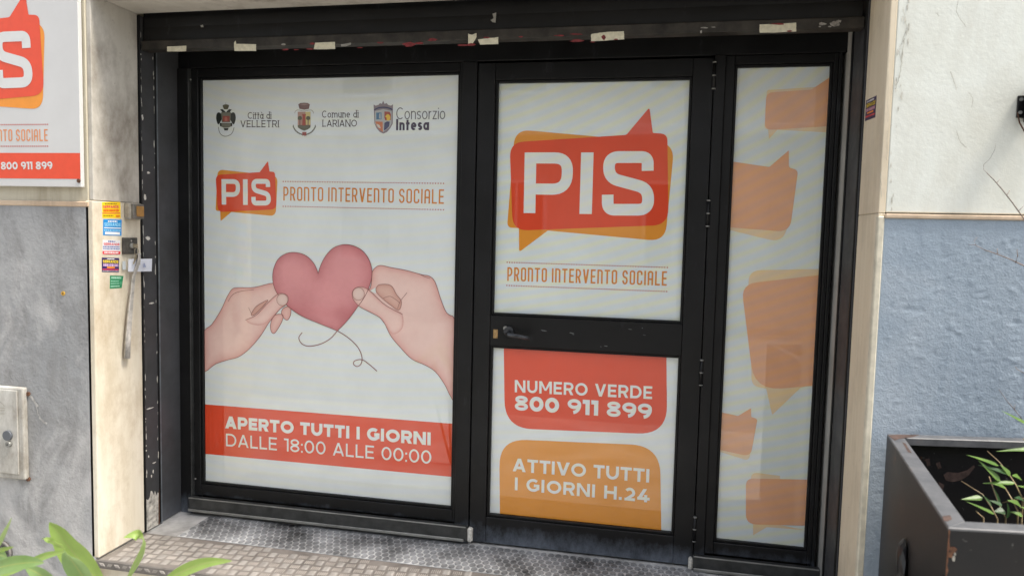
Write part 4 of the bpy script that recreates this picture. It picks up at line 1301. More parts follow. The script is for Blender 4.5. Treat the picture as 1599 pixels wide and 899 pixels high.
# amber lamp
a, b = zs(262, 62), zs(388, 215)
lamp = empty('shutter_lamp', VP.at((a[0] + b[0]) / 2, b[1], 0), 'small grey box lamp with an amber lens beside the yellow sticker', 'lamp')
gm = mat_simple('dusty_grey_plastic', (0.16, 0.15, 0.13, 1), 0.6, nz=.2, nscale=40)
bm = bmesh.new(); bm_box(bm, (XL + .0045, a[0] + .004, b[1]), (XL + .034, b[0] - .004, a[1]), .007, 2); from_bm('housing', bm, mat_simple('dusty_beige_plastic', (0.36, 0.33, 0.27, 1), 0.6, nz=.2, nscale=40), lamp)
bm = bmesh.new(); bm_box(bm, (XL + .0345, a[0] + .010, b[1] + .004), (XL + .046, b[0] - .008, a[1] - .004), .004, 2); from_bm('bezel', bm, gm, lamp)
bm = bmesh.new(); bm_box(bm, (XL + .0465, a[0] + .024, b[1] + .013), (XL + .052, b[0] - .016, a[1] - .013), .003, 2)
from_bm('lens', bm, mat_simple('amber_plastic', (0.36, 0.19, 0.05, 1), 0.3, nz=.15, nscale=30, bumps=.4, bscale=300), lamp)
# key switch
a, b = zs(249, 370), zs(373, 512)
ks = empty('key_switch', VP.at((a[0] + b[0]) / 2, b[1], 0), 'dark metal keyhole plate for the shutter under the amber lamp', 'switch')
box('cover_plate', (XL + .0045, a[0], b[1]), (XL + .016, b[0], a[1]), mat_simple('brown_grey_metal', (0.085, 0.08, 0.07, 1), 0.5, 0.3, nz=.3, nscale=50), ks, .003, 2)
kc = VP.at(*zs(315, 440), .012)
bm = bmesh.new(); bm_tube(bm, [kc, kc + Vector((.008, 0, 0))], .011, 12); from_bm('lock_cylinder', bm, M['galv'], ks)
bm = bmesh.new(); s_ = VP.at(*zs(312, 398), .012); bm_tube(bm, [s_, s_ + Vector((.003, 0, 0))], .004, 8); from_bm('screw', bm, M['galv'], ks)
# keys in the lock
ky = empty('key_bunch', kc + Vector((.008, 0, 0)), 'small bunch of keys hanging from the keyhole plate', 'keys')
km = mat_simple('key_metal', (0.48, 0.42, 0.30, 1), 0.35, 0.7, nz=.2, nscale=90)
bm = bmesh.new(); bm_box(bm, (kc.x + .008, kc.y - .001, kc.z - .008), (kc.x + .032, kc.y + .001, kc.z + .008), .0006); from_bm('key', bm, km, ky)
rg = VP.at(*zs(332, 492), .028)
bm = bmesh.new(); bm_tube(bm, [rg + Vector((0, .012 * math.cos(t * .5236), .016 * math.sin(t * .5236))) for t in range(13)], .0011, 5, False); from_bm('ring', bm, km, ky)
for dy, tilt in ((.004, .25), (.016, -.2), (-.006, -.55)):
    bm = bmesh.new(); q = rg + Vector((.003, dy * .5, -.014))
    d = Vector((0, math.sin(tilt), -math.cos(tilt))); s2 = Vector((0, d.z, -d.y))
    for a0, a1, ww in ((0, .016, .0075), (.016, .042, .003)):
        bm_poly(bm, [q + d * a0 + s2 * ww, q + d * a1 + s2 * ww, q + d * a1 - s2 * ww, q + d * a0 - s2 * ww], (1, 0, 0))
    ex = bmesh.ops.extrude_face_region(bm, geom=list(bm.faces))
    for v in ex['geom']:
        if isinstance(v, bmesh.types.BMVert): v.co.x += .002
    from_bm('key', bm, km, ky)
# paper tag and strap
pt = [zs(272, 558), zs(455, 553), zs(455, 664), (zs(275, 668))]
bm = bmesh.new()
ps = [VP.at(*p, l) for p, l in zip(pt, (.022, .036, .034, .018))]
f = bm_poly(bm, ps, (1, 0, 0)); ex = bmesh.ops.extrude_face_region(bm, geom=[f])
for v in ex['geom']:
    if isinstance(v, bmesh.types.BMVert): v.co.x -= .0006
tg = tag(from_bm('paper_tag', bm, mat_simple('white_paper', (0.66, 0.69, 0.76, 1), 0.8, nz=.04)), 'white paper tag hanging from the keys', 'tag')
bm = bmesh.new(); q = [zs(375, 590), zs(382, 590), zs(398, 628), zs(370, 628)]
bm_poly(bm, [VP.at(a, b, .0385) for a, b in q], (1, 0, 0)); from_bm('pencil_mark', bm, flat('pencil', rgb(150, 160, 190)), tg)
pt2 = [zs(246, 578), zs(272, 575), zs(275, 650), zs(246, 652)]
bm = bmesh.new(); f = bm_poly(bm, [VP.at(a, b, .008) for a, b in pt2], (1, 0, 0)); ex = bmesh.ops.extrude_face_region(bm, geom=[f])
for v in ex['geom']:
    if isinstance(v, bmesh.types.BMVert): v.co.x -= .0008
tag(from_bm('card_slip', bm, mat_simple('pale_card', (0.55, 0.60, 0.62, 1), .8)), 'small pale card slip between the purple sticker and the paper tag', 'card')


def zt_(x, y): return V(140 + x / 3.2083, 300 + y / 3.2083)


ctr = [(208, 305, 5), (204, 345, 9), (196, 420, 9), (188, 500, 9), (181, 570, 12), (175, 650, 15), (170, 730, 18), (167, 832, 22)]
bm = bmesh.new(); prev = None
for i, (x, y, hw) in enumerate(ctr):
    row = []
    for j in range(7):
        t = j / 6 * 2 - 1
        a, b = zt_(x + hw * .78 * t, y)
        row.append(bm.verts.new(VP.at(a, b, .020 + .007 * math.sin(j * 2.6 + i * .35) + (.018 if i < 2 else .0))))
    if prev:
        for j in range(6):
            f = bm.faces.new((prev[j], prev[j + 1], row[j + 1], row[j])); f.smooth = True
    prev = row
st = from_bm('pull_strap', bm, mat_simple('worn_beige_webbing', (0.52, 0.49, 0.45, 1), .85, nz=.2, nscale=40, bumps=.4, bscale=400))
md = st.modifiers.new('thick', 'SOLIDIFY'); md.thickness = .0015
tag(st, 'long beige cloth strap hanging down the cream stone from the keys', 'strap')

# ================================================================== on the grey wall
WP = Plane((0, YF - 0.006, 0), (1, 0, 0), (0, 0, 1), (0, -1, 0))
Wp = WP.px
a, b = Wp(43, 604), Wp(43, 746)
mx1 = a[0]; mx0 = mx1 - .36; mz0, mz1 = b[1], a[1]
mb = empty('meter_box', ((mx0 + mx1) / 2, YF, mz0), 'stained cream utility box with a grey lock on the grey wall', 'utility box')
cm = mat_stone('stained_cream_plastic', (0.50, 0.49, 0.45, 1), (0.60, 0.59, 0.55, 1), (0.20, 0.175, 0.14, 1), (7, 7, 1.2), .85)
box('box_body', (mx0, YF - .030, mz0), (mx1, YF - .0055, mz1), cm, mb, .006, 2)
MPn = Plane((0, YF - 0.036, 0), (1, 0, 0), (0, 0, 1), (0, -1, 0))
lid = box('lid', (mx0 + .02, YF - .036, mz0 + .022), (mx1 - .022, YF - .0305, mz1 - .010), cm, mb, .003, 2)
for (x, y, rr, hh, mt) in ((13.5, 679, .020, .010, flat('slate_plastic', (0.10, 0.11, 0.125, 1))), (16, 692.5, .011, .014, M['galv'])):
    c = MPn.at(*MPn.px(x, y), .0)
    bm = bmesh.new(); bm_tube(bm, [c, c + Vector((0, -hh, 0))], rr, 16); from_bm('lock', bm, mt, lid)
c = MPn.at(*MPn.px(16, 692.5), .014); bm = bmesh.new(); bm_tube(bm, [c, c + Vector((0, -.001, 0))], .003, 8); from_bm('keyhole', bm, M['black'], lid)
for y0_ in (636, 640, 645):
    a_ = MPn.px(-6, y0_); b_ = MPn.px(7.5, y0_ + .6)
    bm = bmesh.new(); add_ribbon(bm, MPn, [a_, b_], .0018, .0006); from_bm('moulded_mark', bm, flat('mark_brown', rgb(150, 140, 124)), lid)
bm = bmesh.new(); add_ribbon(bm, MPn, catmull([MPn.px(*q) for q in ((-6, 634), (-2, 627), (3, 629), (7, 634))], 4, False), .0018, .0009); from_bm('moulded_mark', bm, flat('mark_brown', rgb(150, 140, 124)), lid)
for (x, y) in ((45, 614.5), (45.5, 747)):
    c = WP.at(*Wp(x, y), -.001); bm = bmesh.new(); bm_tube(bm, [c, c + Vector((0, -.008, 0))], .009, 8); from_bm('fixing_lug', bm, M['rust'], mb)
# white filler crack beside the box
bm = bmesh.new()
for pts, t in (([(46, 617), (52, 622), (57, 630), (60, 634)], .010), ([(62, 650), (67, 656), (74, 661)], .008), ([(57, 628), (60, 645), (64, 652)], .004)):
    p = catmull([Wp(*q) for q in pts], 3, False)
    p = [(x + random.uniform(-.002, .002), y + random.uniform(-.002, .002)) for x, y in p]
    add_ribbon(bm, WP, p, t, .0016 + random.uniform(0, .001))
fc = from_bm('filler_patch', bm, mat_simple('white_filler', (0.42, 0.41, 0.39, 1), .9, nz=.2, nscale=80), bld)
# yellow wall plug
c = WP.at(*Wp(99, 458), 0)
yp = empty('wall_plug', c, 'tiny yellow plug in the grey wall', 'wall plug')
bm = bmesh.new(); bm_tube(bm, [c, c + Vector((0, -.003, 0))], .0085, 10); from_bm('collar', bm, flat('plug_yellow', rgb(206, 160, 50)), yp)
bm = bmesh.new(); bm_tube(bm, [c + Vector((0, -.003, 0)), c + Vector((0, -.0036, 0))], .0042, 8); from_bm('hole', bm, flat('plug_hole', rgb(120, 84, 30)), yp)
# round vent
c = WP.at(*Wp(4, 861), 0)
ve = empty('wall_vent', c, 'round dark perforated vent behind the oleander leaves', 'vent')
bm = bmesh.new(); bm_tube(bm, [c, c + Vector((0, -.010, 0))], .050, 24); from_bm('vent_disc', bm, mat_simple('grey_vent', (0.09, 0.085, 0.08, 1), .6, nz=.2), ve)
bm = bmesh.new(); bm_tube(bm, [c + Vector((.048 * math.cos(t * .2618), -.010, .048 * math.sin(t * .2618))) for t in range(25)], .005, 6, False); from_bm('vent_rim', bm, mat_simple('grey_vent_rim', (0.16, 0.15, 0.14, 1), .6), ve)
for rr, n in ((.014, 5), (.030, 11)):
    for k in range(n):
        h0 = c + Vector((rr * math.cos(k * 6.283 / n), -.0102, rr * math.sin(k * 6.283 / n)))
        bm = bmesh.new(); bm_tube(bm, [h0, h0 + Vector((0, -.0006, 0))], .0045, 8); from_bm('vent_hole', bm, flat('vent_black', (0.008, 0.008, 0.008, 1)), ve)

# ================================================================== on the right: bracket, planter, plants
UP_ = Plane((0, YF, 0), (1, 0, 0), (0, 0, 1), (0, -1, 0))
a = UP_.at(*UP_.px(1594, 166), 0)
br = empty('wall_bracket', a, 'dark metal bracket on the white wall at the edge of the picture', 'bracket')
box('back_plate', (a.x - .012, YF - .008, a.z - .035), (a.x + .05, YF - .0005, a.z + .03), M['black'], br, .002)
box('arm', (a.x + .004, YF - .05, a.z - .05), (a.x + .024, YF - .0085, a.z + .055), M['black'], br, .003)
for dz in (-.02, .018):
    bm = bmesh.new(); q = Vector((a.x - .004, YF - .008, a.z + dz)); bm_tube(bm, [q, q + Vector((0, -.004, 0))], .005, 8); from_bm('bolt', bm, M['galv'], br)
bm = bmesh.new(); bm_tube(bm, [(a.x - .01, YF - .006, a.z - .02), (a.x - .005, YF - .012, a.z - .05), (a.x + .02, YF - .008, a.z - .09), (a.x + .06, YF - .01, a.z - .13)], .0022, 6); from_bm('wire', bm, M['rust'], br)
# cracks in the white wall, real grooves filled with dirt are too fine: raised plaster edges
bm = bmesh.new(); i = 0
for pts in ([(1497, 0), (1494, 18), (1500, 30), (1508, 42)], [(1410, 12), (1415, 40), (1411, 60), (1404, 80), (1409, 100)], [(1484, 112), (1490, 128), (1494, 140)], [(1513, 145), (1519, 155), (1517, 168)], [(1390, 30), (1388, 80), (1386, 140), (1387, 190)],
            [(1494, 205), (1500, 222), (1509, 230)], [(1386, 205), (1384, 250)], [(1462, 20), (1466, 26)], [(1375, 270), (1376, 310)], [(1412, 60), (1406, 110), (1398, 140)]):
    p = catmull([UP_.px(*q) for q in pts], 9, False)
    p = [(x + random.uniform(-.0015, .0015), y + random.uniform(-.0015, .0015)) for x, y in p]
    add_ribbon(bm, UP_, p, random.uniform(.0006, .0013), .0005 + .0001 * i); i += 1
tag(from_bm('plaster_cracks', bm, mat_simple('crack_dirt', (0.50, 0.48, 0.41, 1), .9, nz=.3, nscale=60), bld), kind='stuff')

bm = bmesh.new(); i = 0
for k in range(34):
    zz = random.uniform(DADO + .02, ZL + .1); xx = XR + .022 + abs(random.gauss(0, .014)) + (.03 * random.random() if zz > 1.9 else 0)
    n = random.randint(5, 8); r_ = random.uniform(.001, .0045)
    bm_poly(bm, [UP_.at(xx + r_ * random.uniform(.5, 1.1) * math.cos(q * 6.283 / n), zz + r_ * random.uniform(1.2, 5.0) * math.sin(q * 6.283 / n), .0006 + .0001 * (i % 6)) for q in range(n)], UP_.n); i += 1
tag(from_bm('plaster_flakes', bm, mat_simple('old_beige_coat', (0.64, 0.62, 0.54, 1), .9, nz=.25, nscale=70), bld), kind='stuff')

zr = lambda x: Z(-0.584) + (x - 0.699) * 0.045
cor = [Vector((0.699, -0.602, 0)), Vector((0.607, -1.361, 0)), Vector((1.62, -1.361, 0)), Vector((1.62, -0.602, 0))]
pl_ = empty('steel_planter', (1.12, -0.98, GROUND), 'large black rusty steel planter standing against the blue wall', 'planter')
M['steel'] = mat_black('scratched_black_steel', 0.018, 0.0, 0.4)


def mat_rusty():
    m, nt, bs = nodes('rust_speckled_black_steel')
    n = noise(nt, 3.5, 6, .65)
    col = ramp(nt, n, [(.35, (0.010, 0.011, 0.012, 1)), (.6, (0.016, 0.014, 0.014, 1)), (.75, (0.038, 0.023, 0.02, 1))])
    col = mix(nt, ramp(nt, noise(nt, 60, 5, .7), [(.66, G(0)), (.74, G(.8))]), col, (0.20, 0.19, 0.18, 1))
    col = mix(nt, ramp(nt, noise(nt, 9, 8, .7), [(.63, G(0)), (.70, G(.9))]), col, (0.15, 0.06, 0.028, 1))
    nt.links.new(col, bs.inputs['Base Color']); bs.inputs['Roughness'].default_value = .42; bs.inputs['Specular IOR Level'].default_value = .35
    bump(nt, bs, noise(nt, 80, 4, .6), .15, .002)
    return m


def mat_rim():
    m, nt, bs = nodes('worn_planter_rim')
    col = ramp(nt, noise(nt, 12, 7, .7), [(.35, (0.07, 0.072, 0.078, 1)), (.6, (0.13, 0.13, 0.135, 1)), (.68, (0.12, 0.08, 0.062, 1)), (.8, (0.18, 0.16, 0.145, 1))])
    nt.links.new(col, bs.inputs['Base Color']); bs.inputs['Roughness'].default_value = .4
    return m


M['rusty'] = mat_rusty(); M['rim'] = mat_rim()
TH = 0.042


def inset(cs, d):
    out = []
    n = len(cs); ctr_ = sum(cs, Vector()) / n
    for i in range(n):
        p, a_, b_ = cs[i], cs[i - 1], cs[(i + 1) % n]
        d1 = (p - a_).normalized(); d2 = (b_ - p).normalized()
        n1 = Vector((-d1.y, d1.x, 0)); n2 = Vector((-d2.y, d2.x, 0))
        if n1.dot(ctr_ - p) < 0: n1 = -n1
        if n2.dot(ctr_ - p) < 0: n2 = -n2
        m_ = (n1 + n2); m_ = m_ / max(.2, m_.dot(n1))
        out.append(p + m_ * d)
    return out


inn = inset(cor, TH)
inw = inset(cor, 0.008)
for i in range(4):
    a_, b_ = cor[i], cor[(i + 1) % 4]; c2, d2 = inw[i], inw[(i + 1) % 4]
    bm = bmesh.new()
    lo = [bm.verts.new(Vector((p.x, p.y, GROUND + .02))) for p in (a_, b_, d2, c2)]
    hi = [bm.verts.new(Vector((p.x, p.y, zr(p.x) - .006))) for p in (a_, b_, d2, c2)]
    for k in range(4): bm.faces.new((lo[k], lo[(k + 1) % 4], hi[(k + 1) % 4], hi[k]))
    bm.faces.new(hi); bm.faces.new(lo[::-1]); bmesh.ops.recalc_face_normals(bm, faces=bm.faces)
    from_bm('side_panel', bm, M['rusty'], pl_)
    # rim: folded flange along the top with a turned down inner lip
    e1_, e2_ = inn[i], inn[(i + 1) % 4]
    bm = bmesh.new()
    lo = [bm.verts.new(Vector((p.x, p.y, zr(p.x) - (.006 if j < 2 else .022)))) for j, p in enumerate((a_, b_, e2_, e1_))]
    hi = [bm.verts.new(Vector((p.x, p.y, zr(p.x)))) for p in (a_, b_, e2_, e1_)]
    for k in range(4): bm.faces.new((lo[k], lo[(k + 1) % 4], hi[(k + 1) % 4], hi[k]))
    bm.faces.new(hi); bm.faces.new(lo[::-1]); bmesh.ops.recalc_face_normals(bm, faces=bm.faces)
    bmesh.ops.bevel(bm, geom=[e for e in bm.edges if all(v in hi for v in e.verts)], offset=.002, segments=1, affect='EDGES')
    from_bm('rim', bm, M['rim'], pl_)
# corner weld with rust, black tar blob on the side
cw = cor[1]
bm = bmesh.new(); bm.free()
FP = Plane((0, -1.3614, 0), (1, 0, 0), (0, 0, 1), (0, -1, 0))
bm = bmesh.new(); zz = zr(cw.x) - .004; l_ = []; r_ = []
while zz > GROUND + .1:
    l_.append((cw.x + .0002, zz)); r_.append((cw.x + random.uniform(.001, .0055), zz)); zz -= random.uniform(.006, .014)
for k in range(len(l_) - 1): bm_poly(bm, [FP.at(*q, .0004) for q in (l_[k], r_[k], r_[k + 1], l_[k + 1])], FP.n)
from_bm('corner_rust', bm, M['rust'], pl_)
bm = bmesh.new()
for x, y, ww, hh in ((1487, 856, 6, 5), (1484, 866, 5, 6), (1489, 861, 4, 3), (1492, 857, 3, 3)):
    bm_poly(bm, [FP.at(*FP.px(x + ww * math.cos(a_ * .785) * random.uniform(.6, 1.1), y + hh * math.sin(a_ * .785) * random.uniform(.6, 1.1)), .0008 + .0001 * (x % 3)) for a_ in range(8)], FP.n)
from_bm('rust_patch', bm, M['rust'], pl_)
bm = bmesh.new()
for x, y, ww, hh in ((1489, 872, 3, 6), (1491, 864, 2, 3)):
    bm_poly(bm, [FP.at(*FP.px(x + ww * math.cos(a_ * .785) * random.uniform(.5, 1.1), y + hh * math.sin(a_ * .785) * random.uniform(.5, 1.1)), .0012) for a_ in range(8)], FP.n)
from_bm('bare_patch', bm, mat_simple('pale_flaked_primer', (0.40, 0.38, 0.33, 1), .8, nz=.3, nscale=80), pl_)
pq = onY(1481, 863, -1.363)
dl = (cor[1] - cor[0]).normalized(); nl = Vector((dl.y, -dl.x, 0)); nl = nl if nl.x < 0 else -nl
d_ = ray(1415, 876); t_ = (cor[0] - CAM).dot(nl) / d_.dot(nl); pq = CAM + d_ * t_
bm = bmesh.new(); bmesh.ops.create_icosphere(bm, subdivisions=2, radius=.045)
for v in bm.verts:
    k = random.uniform(.75, 1.2); v.co = pq + nl * .010 + dl * (v.co.y * .75 * k) + nl * (v.co.x * .30) + Vector((0, 0, v.co.z * 1.15 * k + v.co.y * -.5))
from_bm('tar_blob', bm, mat_simple('glossy_tar', (0.012, 0.012, 0.013, 1), .3), pl_)
# rust blooms: on the rim corner and on the inside of the far panel
RMm = mat_simple('red_brown_rust', (0.085, 0.052, 0.042, 1), .85, nz=.3, nscale=40)
def rimpt(x, y):
    d = ray(x, y); z_ = zr(.75) + .0006; t = (z_ - CAM.z) / d.z; q = CAM + d * t; q.z = zr(q.x) + .0006; return q
for i, pts in enumerate(([(1387, 678), (1400, 677.5), (1436, 679), (1425, 682), (1404, 684), (1397, 686)], [(1472, 801), (1484, 800), (1487, 806), (1480, 809), (1474, 808)], [(1409, 689), (1414, 691), (1424, 706), (1418, 704)])):
    p = [rimpt(*q) for q in pts]
    bm = bmesh.new(); bm_poly(bm, p, (0, 0, 1)); from_bm('rust_patch', bm, RMm, pl_)
IP = Plane((0, inw[0].y - .0006, 0), (1, 0, 0), (0, 0, 1), (0, -1, 0))
for pts in ([(1474, 740), (1480, 736), (1496, 738), (1510, 733), (1522, 724), (1523, 729), (1512, 742), (1500, 750), (1486, 752), (1478, 749)], [(1462, 722), (1468, 720), (1470, 730), (1464, 732)], [(1446, 716), (1451, 715), (1452, 726), (1447, 728)], [(1466, 752), (1474, 756), (1473, 766), (1467, 770)]):
    p = [IP.px(*q) for q in pts]
    shape(IP, [(a + random.uniform(-.002, .002), b + random.uniform(-.002, .002)) for a, b in p], RMm, pl_, .0003, 'rust_patch')
# soil
bm = bmesh.new()
fs = bm_poly(bm, [Vector((p.x, p.y, Z(-0.98))) for p in inset(cor, .009)], (0, 0, 1))
bmesh.ops.subdivide_edges(bm, edges=bm.edges, cuts=14, use_grid_fill=True)
for v in bm.verts: v.co.z += random.uniform(-.012, .012)
tag(from_bm('soil', bm, mat_simple('dark_soil', (0.03, 0.024, 0.018, 1), .95, nz=.3, nscale=40, bumps=.6), pl_), kind='stuff')

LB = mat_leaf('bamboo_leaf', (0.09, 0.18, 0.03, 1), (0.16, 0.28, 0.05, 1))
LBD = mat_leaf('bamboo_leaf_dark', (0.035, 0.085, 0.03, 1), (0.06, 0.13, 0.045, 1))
CUL = mat_simple('tan_culm', (0.26, 0.19, 0.10, 1), .6, nz=.2)


def leaf_mesh(bm, base, tip, nrm, wd, bend=0.0, n=9, fold=.18, wave=0.0, prof=None):
    base, tip = Vector(base), Vector(tip)
    ax = tip - base; L = ax.length; ax.normalize()
    nrm = Vector(nrm); nrm = (nrm - ax * nrm.dot(ax)).normalized()
    sd = ax.cross(nrm)
    rows = []
    for i in range(n + 1):
        t = i / n
        if prof: hw = wd * prof(t)
        else: hw = wd * (math.sin(math.pi * min(1, t ** .75)) ** .8 if 0 < t < 1 else .02)
        c = base + ax * L * t + nrm * bend * L * math.sin(math.pi * t) + sd * wave * L * math.sin(math.pi * t)
        rows.append([bm.verts.new(c - sd * hw + nrm * hw * fold), bm.verts.new(c - sd * hw * .5 + nrm * hw * fold * .35), bm.verts.new(c), bm.verts.new(c + sd * hw * .5 + nrm * hw * fold * .35), bm.verts.new(c + sd * hw + nrm * hw * fold)])
    for r0_, r1_ in zip(rows, rows[1:]):
        for k in range(4):
            f = bm.faces.new((r0_[k], r0_[k + 1], r1_[k + 1], r1_[k])); f.smooth = True


def at(px, py, y): return onY(px, py, y)


bam = empty('bamboo_plant', (1.02, -0.95, Z(-0.98)), 'young bamboo with thin green leaves growing in the black planter', 'plant')


def zbm(x, y): return (1460 + x / 3.906, 600 + y / 3.906)


culms = [([(535, 700), (490, 605), (440, 530), (390, 470), (318, 405)], -.86), ([(505, 775), (470, 700), (425, 625)], -.92), ([(380, 820), (340, 740), (290, 670), (160, 588)], -.98),
         ([(430, 815), (395, 740), (360, 650), (330, 560)], -.90), ([(528, 800), (520, 740), (480, 700)], -.94), ([(295, 812), (250, 770)], -1.02), ([(620, 500), (580, 420), (540, 330)], -.80), ([(640, 700), (560, 690), (410, 720)], -.90)]
for pts, yy in culms:
    p = [at(*zbm(*q), yy + .02 * k) for k, q in enumerate(pts)]
    root = Vector((p[0].x + .02, p[0].y + .03, Z(-0.98)))
    bm = bmesh.new(); nn = len(p)
    bm_tube(bm, [root] + p, [.0026] + [.0022 - .0012 * k / nn for k in range(nn)], 6)
    from_bm('culm', bm, CUL, bam)
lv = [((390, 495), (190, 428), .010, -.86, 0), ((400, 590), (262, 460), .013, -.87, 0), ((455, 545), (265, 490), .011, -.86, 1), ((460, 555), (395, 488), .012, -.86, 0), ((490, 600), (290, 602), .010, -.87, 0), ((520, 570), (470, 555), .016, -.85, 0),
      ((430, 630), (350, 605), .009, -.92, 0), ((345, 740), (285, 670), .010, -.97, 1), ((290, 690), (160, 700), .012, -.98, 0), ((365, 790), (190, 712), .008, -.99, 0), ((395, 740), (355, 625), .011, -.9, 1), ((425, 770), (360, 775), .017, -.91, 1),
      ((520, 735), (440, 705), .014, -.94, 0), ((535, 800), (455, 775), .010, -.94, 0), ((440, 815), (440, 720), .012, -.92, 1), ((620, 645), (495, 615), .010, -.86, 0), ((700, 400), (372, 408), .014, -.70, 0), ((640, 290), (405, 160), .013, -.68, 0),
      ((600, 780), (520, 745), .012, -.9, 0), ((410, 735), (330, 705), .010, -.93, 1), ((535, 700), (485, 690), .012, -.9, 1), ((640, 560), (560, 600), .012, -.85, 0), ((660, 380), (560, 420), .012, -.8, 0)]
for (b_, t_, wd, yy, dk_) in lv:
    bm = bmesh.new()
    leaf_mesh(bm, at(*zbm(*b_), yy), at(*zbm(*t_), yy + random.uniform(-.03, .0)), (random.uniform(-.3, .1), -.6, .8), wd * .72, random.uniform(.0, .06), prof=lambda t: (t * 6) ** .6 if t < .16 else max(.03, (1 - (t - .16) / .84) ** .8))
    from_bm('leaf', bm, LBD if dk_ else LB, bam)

# dry climbing twigs against the wall
tw = empty('dry_vine', (1.08, -0.60, Z(-0.75)), 'thin bare brown twigs climbing in front of the blue wall', 'vine')
TWM = mat_simple('dry_twig', (0.22, 0.17, 0.14, 1), .8, nz=.25)
for pts, rr in (([(1700, 640), (1660, 480), (1620, 380), (1599, 342), (1582, 318), (1565, 296), (1552, 281), (1541, 270)], .0030), ([(1700, 560), (1650, 450), (1599, 415), (1578, 405), (1555, 396), (1537, 390)], .0030), ([(1541, 270), (1536, 265), (1536, 257), (1545, 249), (1553, 235), (1555, 224)], .0010),
                 ([(1537, 390), (1522, 382), (1512, 382)], .0014), ([(1524, 383), (1521, 376), (1526, 370)], .0010), ([(1586, 410), (1589, 400), (1588, 389)], .0022), ([(1558, 397), (1557, 388)], .0016), ([(1572, 305), (1577, 297)], .0014), ([(1556, 286), (1562, 279)], .0012),
                 ([(1590, 330), (1598, 322)], .0014), ([(1599, 582), (1589, 577), (1585, 572)], .0016), ([(1600, 660), (1585, 640), (1572, 625), (1560, 608)], .0016), ([(1584, 640), (1585, 631)], .001), ([(1700, 640), (1680, 760), (1660, 880)], .0035)):
    bm = bmesh.new(); p = [onY(*q, -.615 + .01 * math.sin(k)) for k, q in enumerate(pts)]
    bm_tube(bm, p, [.68 * rr * (1 - .5 * k / len(p)) for k in range(len(p))], 6); from_bm('twig', bm, TWM, tw)

# ------------------------------------------------------------------ oleander in the foreground
OL = mat_leaf('oleander_leaf', (0.24, 0.37, 0.075, 1), (0.33, 0.47, 0.12, 1))
OLD = mat_leaf('oleander_leaf_grey', (0.19, 0.31, 0.10, 1), (0.26, 0.39, 0.16, 1))
ole = empty('oleander_shrub', (-1.30, -1.5, GROUND), 'bright green oleander with long leaves in the lower corner before the grey wall', 'shrub')


def zo(x, y): return (x / 4.2079, 780 + y / 4.2079)


OM = mat_simple('green_stem', (0.16, 0.22, 0.07, 1), .6, nz=.15)
VEIN2 = mat_simple('side_vein', (0.34, 0.48, 0.16, 1), .5, nz=.05)
VEIN = mat_simple('leaf_vein', (0.42, 0.48, 0.16, 1), .5, nz=.05)


def lance(t):
    return (math.sin(math.pi * min(1, max(0, t)) ** .9) ** .9) if 0 < t < 1 else .03


def ole_leaf(spine, hw, yy, mat=None, nrm=(-.15, -.9, .55), dy=-.05):
    """a broad blade along a curved spine given by points"""
    sp = catmull(spine, 5, False); n = len(sp) - 1
    bm = bmesh.new(); bv = bmesh.new(); rows = []; vr = []
    P3 = [at(*zo(*q), yy + dy * (k / n)) for k, q in enumerate(sp)]
    for k, c in enumerate(P3):
        ax = (P3[min(k + 1, n)] - P3[max(k - 1, 0)]).normalized()
        nv = Vector(nrm); nv = (nv - ax * nv.dot(ax)).normalized(); sd = ax.cross(nv)
        w_ = hw * max(.03, lance(k / n))
        rows.append([bm.verts.new(c + sd * w_ * q + nv * (abs(q) * w_ * .22)) for q in (-1, -.5, 0, .5, 1)])
        vr.append([bv.verts.new(c + sd * .0013 * q * (1.2 - k / n) + nv * .0009) for q in (-1, 1)])
    for r0_, r1_ in zip(rows, rows[1:]):
        for k in range(4): bm.faces.new((r0_[k], r0_[k + 1], r1_[k + 1], r1_[k])).smooth = True
    for r0_, r1_ in zip(vr, vr[1:]): bv.faces.new((r0_[0], r0_[1], r1_[1], r1_[0]))
    sv = bmesh.new()
    for k in range(2, n - 2):
        for h_ in (0, .5):
            ax = (P3[k + 1] - P3[k - 1]); nv = Vector(nrm); an = ax.normalized(); nv = (nv - an * nv.dot(an)).normalized(); sd = an.cross(nv)
            w_ = hw * lance((k + h_) / n); c = P3[k] + (P3[k + 1] - P3[k]) * h_
            for q in (-1, 1):
                e_ = c + sd * q * w_ * .86 + nv * (w_ * .19 + .0005) + an * w_ * .55; b_ = c + nv * .0007
                sv.faces.new([sv.verts.new(v) for v in (b_ - an * .0004, e_, b_ + an * .0004)])
    lf = from_bm('leaf', bm, mat or OL, ole)
    from_bm('midrib', bv, VEIN, lf)
    tag(from_bm('side_veins', sv, VEIN2, lf), kind='stuff')


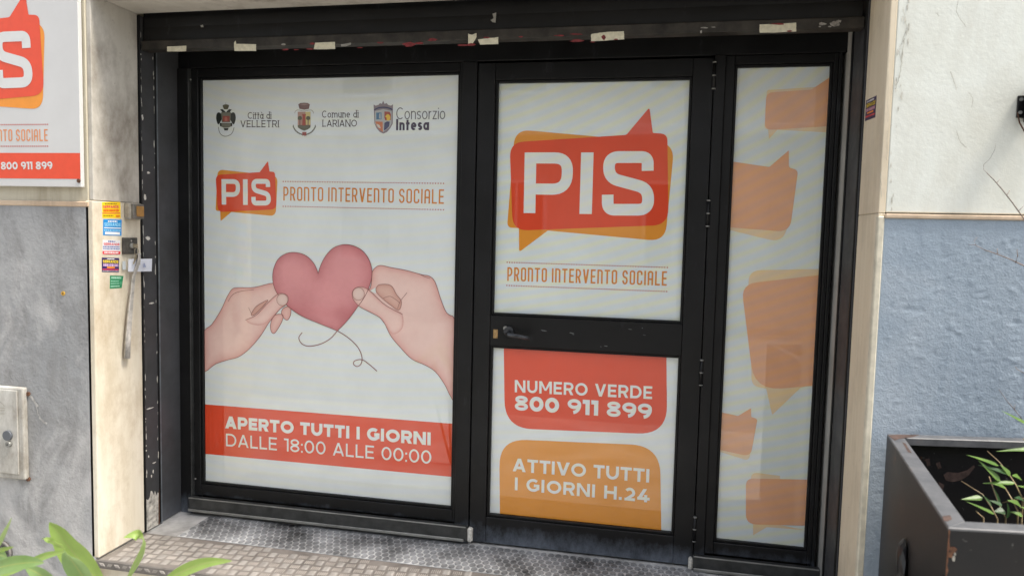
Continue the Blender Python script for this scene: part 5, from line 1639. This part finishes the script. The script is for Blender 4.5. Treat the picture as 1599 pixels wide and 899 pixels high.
ole_leaf([(720, 640), (600, 480), (480, 340), (400, 230), (325, 145)], .034, -1.50)
ole_leaf([(640, 640), (560, 520), (470, 390), (425, 330)], .028, -1.56, OLD)
ole_leaf([(800, 620), (860, 490), (930, 370), (958, 290), (930, 240), (880, 228), (812, 248)], .019, -1.46, nrm=(-.5, -.7, .35))
ole_leaf([(1000, 620), (1130, 510), (1260, 445), (1380, 410), (1525, 400)], .016, -1.44)
ole_leaf([(-160, 500), (-40, 455), (80, 425), (200, 410), (290, 412)], .019, -1.60, OLD)
ole_leaf([(140, 430), (230, 395), (330, 360), (430, 340)], .009, -1.58)
ole_leaf([(430, 320), (380, 290), (330, 265), (277, 252)], .009, -1.56)
ole_leaf([(-40, 330), (10, 270), (50, 200), (78, 118)], .015, -1.66, nrm=(-.6, -.7, .2))
ole_leaf([(-60, 350), (0, 330), (50, 320), (92, 308)], .005, -1.64)
ole_leaf([(420, 640), (330, 540), (250, 480), (165, 440)], .020, -1.52, OLD)
ole_leaf([(-120, 400), (-60, 370), (0, 360), (48, 380)], .016, -1.62, OLD)
ole_leaf([(-200, 560), (-60, 500), (60, 470), (170, 445)], .013, -1.55)
for pts in (((-1.30, -1.5, GROUND), (-1.32, -1.5, .2), (-1.30, -1.50, .44)), ((-1.30, -1.5, GROUND), (-1.42, -1.54, .2), (-1.50, -1.58, .46)), ((-1.28, -1.5, GROUND), (-1.2, -1.47, .2), (-1.12, -1.45, .42))):
    bm = bmesh.new(); bm_tube(bm, pts, [.009, .007, .004], 7); from_bm('stem', bm, OM, ole)

# ================================================================== across the street (mirrored in the glass)
opp = empty('opposite_building', (0, -11, GROUND - .12), 'pale building across the street, seen only mirrored in the shop glass', 'building')
OW = mat_plaster('pale_render', (0.58, 0.555, 0.50, 1), (0.64, 0.61, 0.56, 1), (0.42, 0.39, 0.34, 1), lump_s=.05, fine_s=.05)
box('wall', (-9, -13, GROUND - .12), (9, -11, 7.2), OW, opp, .01)
GD = mat_simple('dark_window', (0.03, 0.035, 0.04, 1), .08, nz=.1)
WF = mat_simple('white_window_frame', (0.72, 0.72, 0.70, 1), .5, nz=.05)
for x in (-6.5, -3.4, -.4, 2.6, 5.6):
    for z in (.7, 4.0):
        wdw = box('window', (x, -10.99, z), (x + 1.2, -10.9, z + 1.7), WF, opp, .01)
        for k in (0, 1): box('pane', (x + .08 + k * .55, -10.899, z + .08), (x + .57 + k * .55, -10.88, z + 1.62), GD, wdw, .004)
box('balcony', (-7, -10.9, 3.1), (7, -9.9, 3.28), WF, opp, .01)
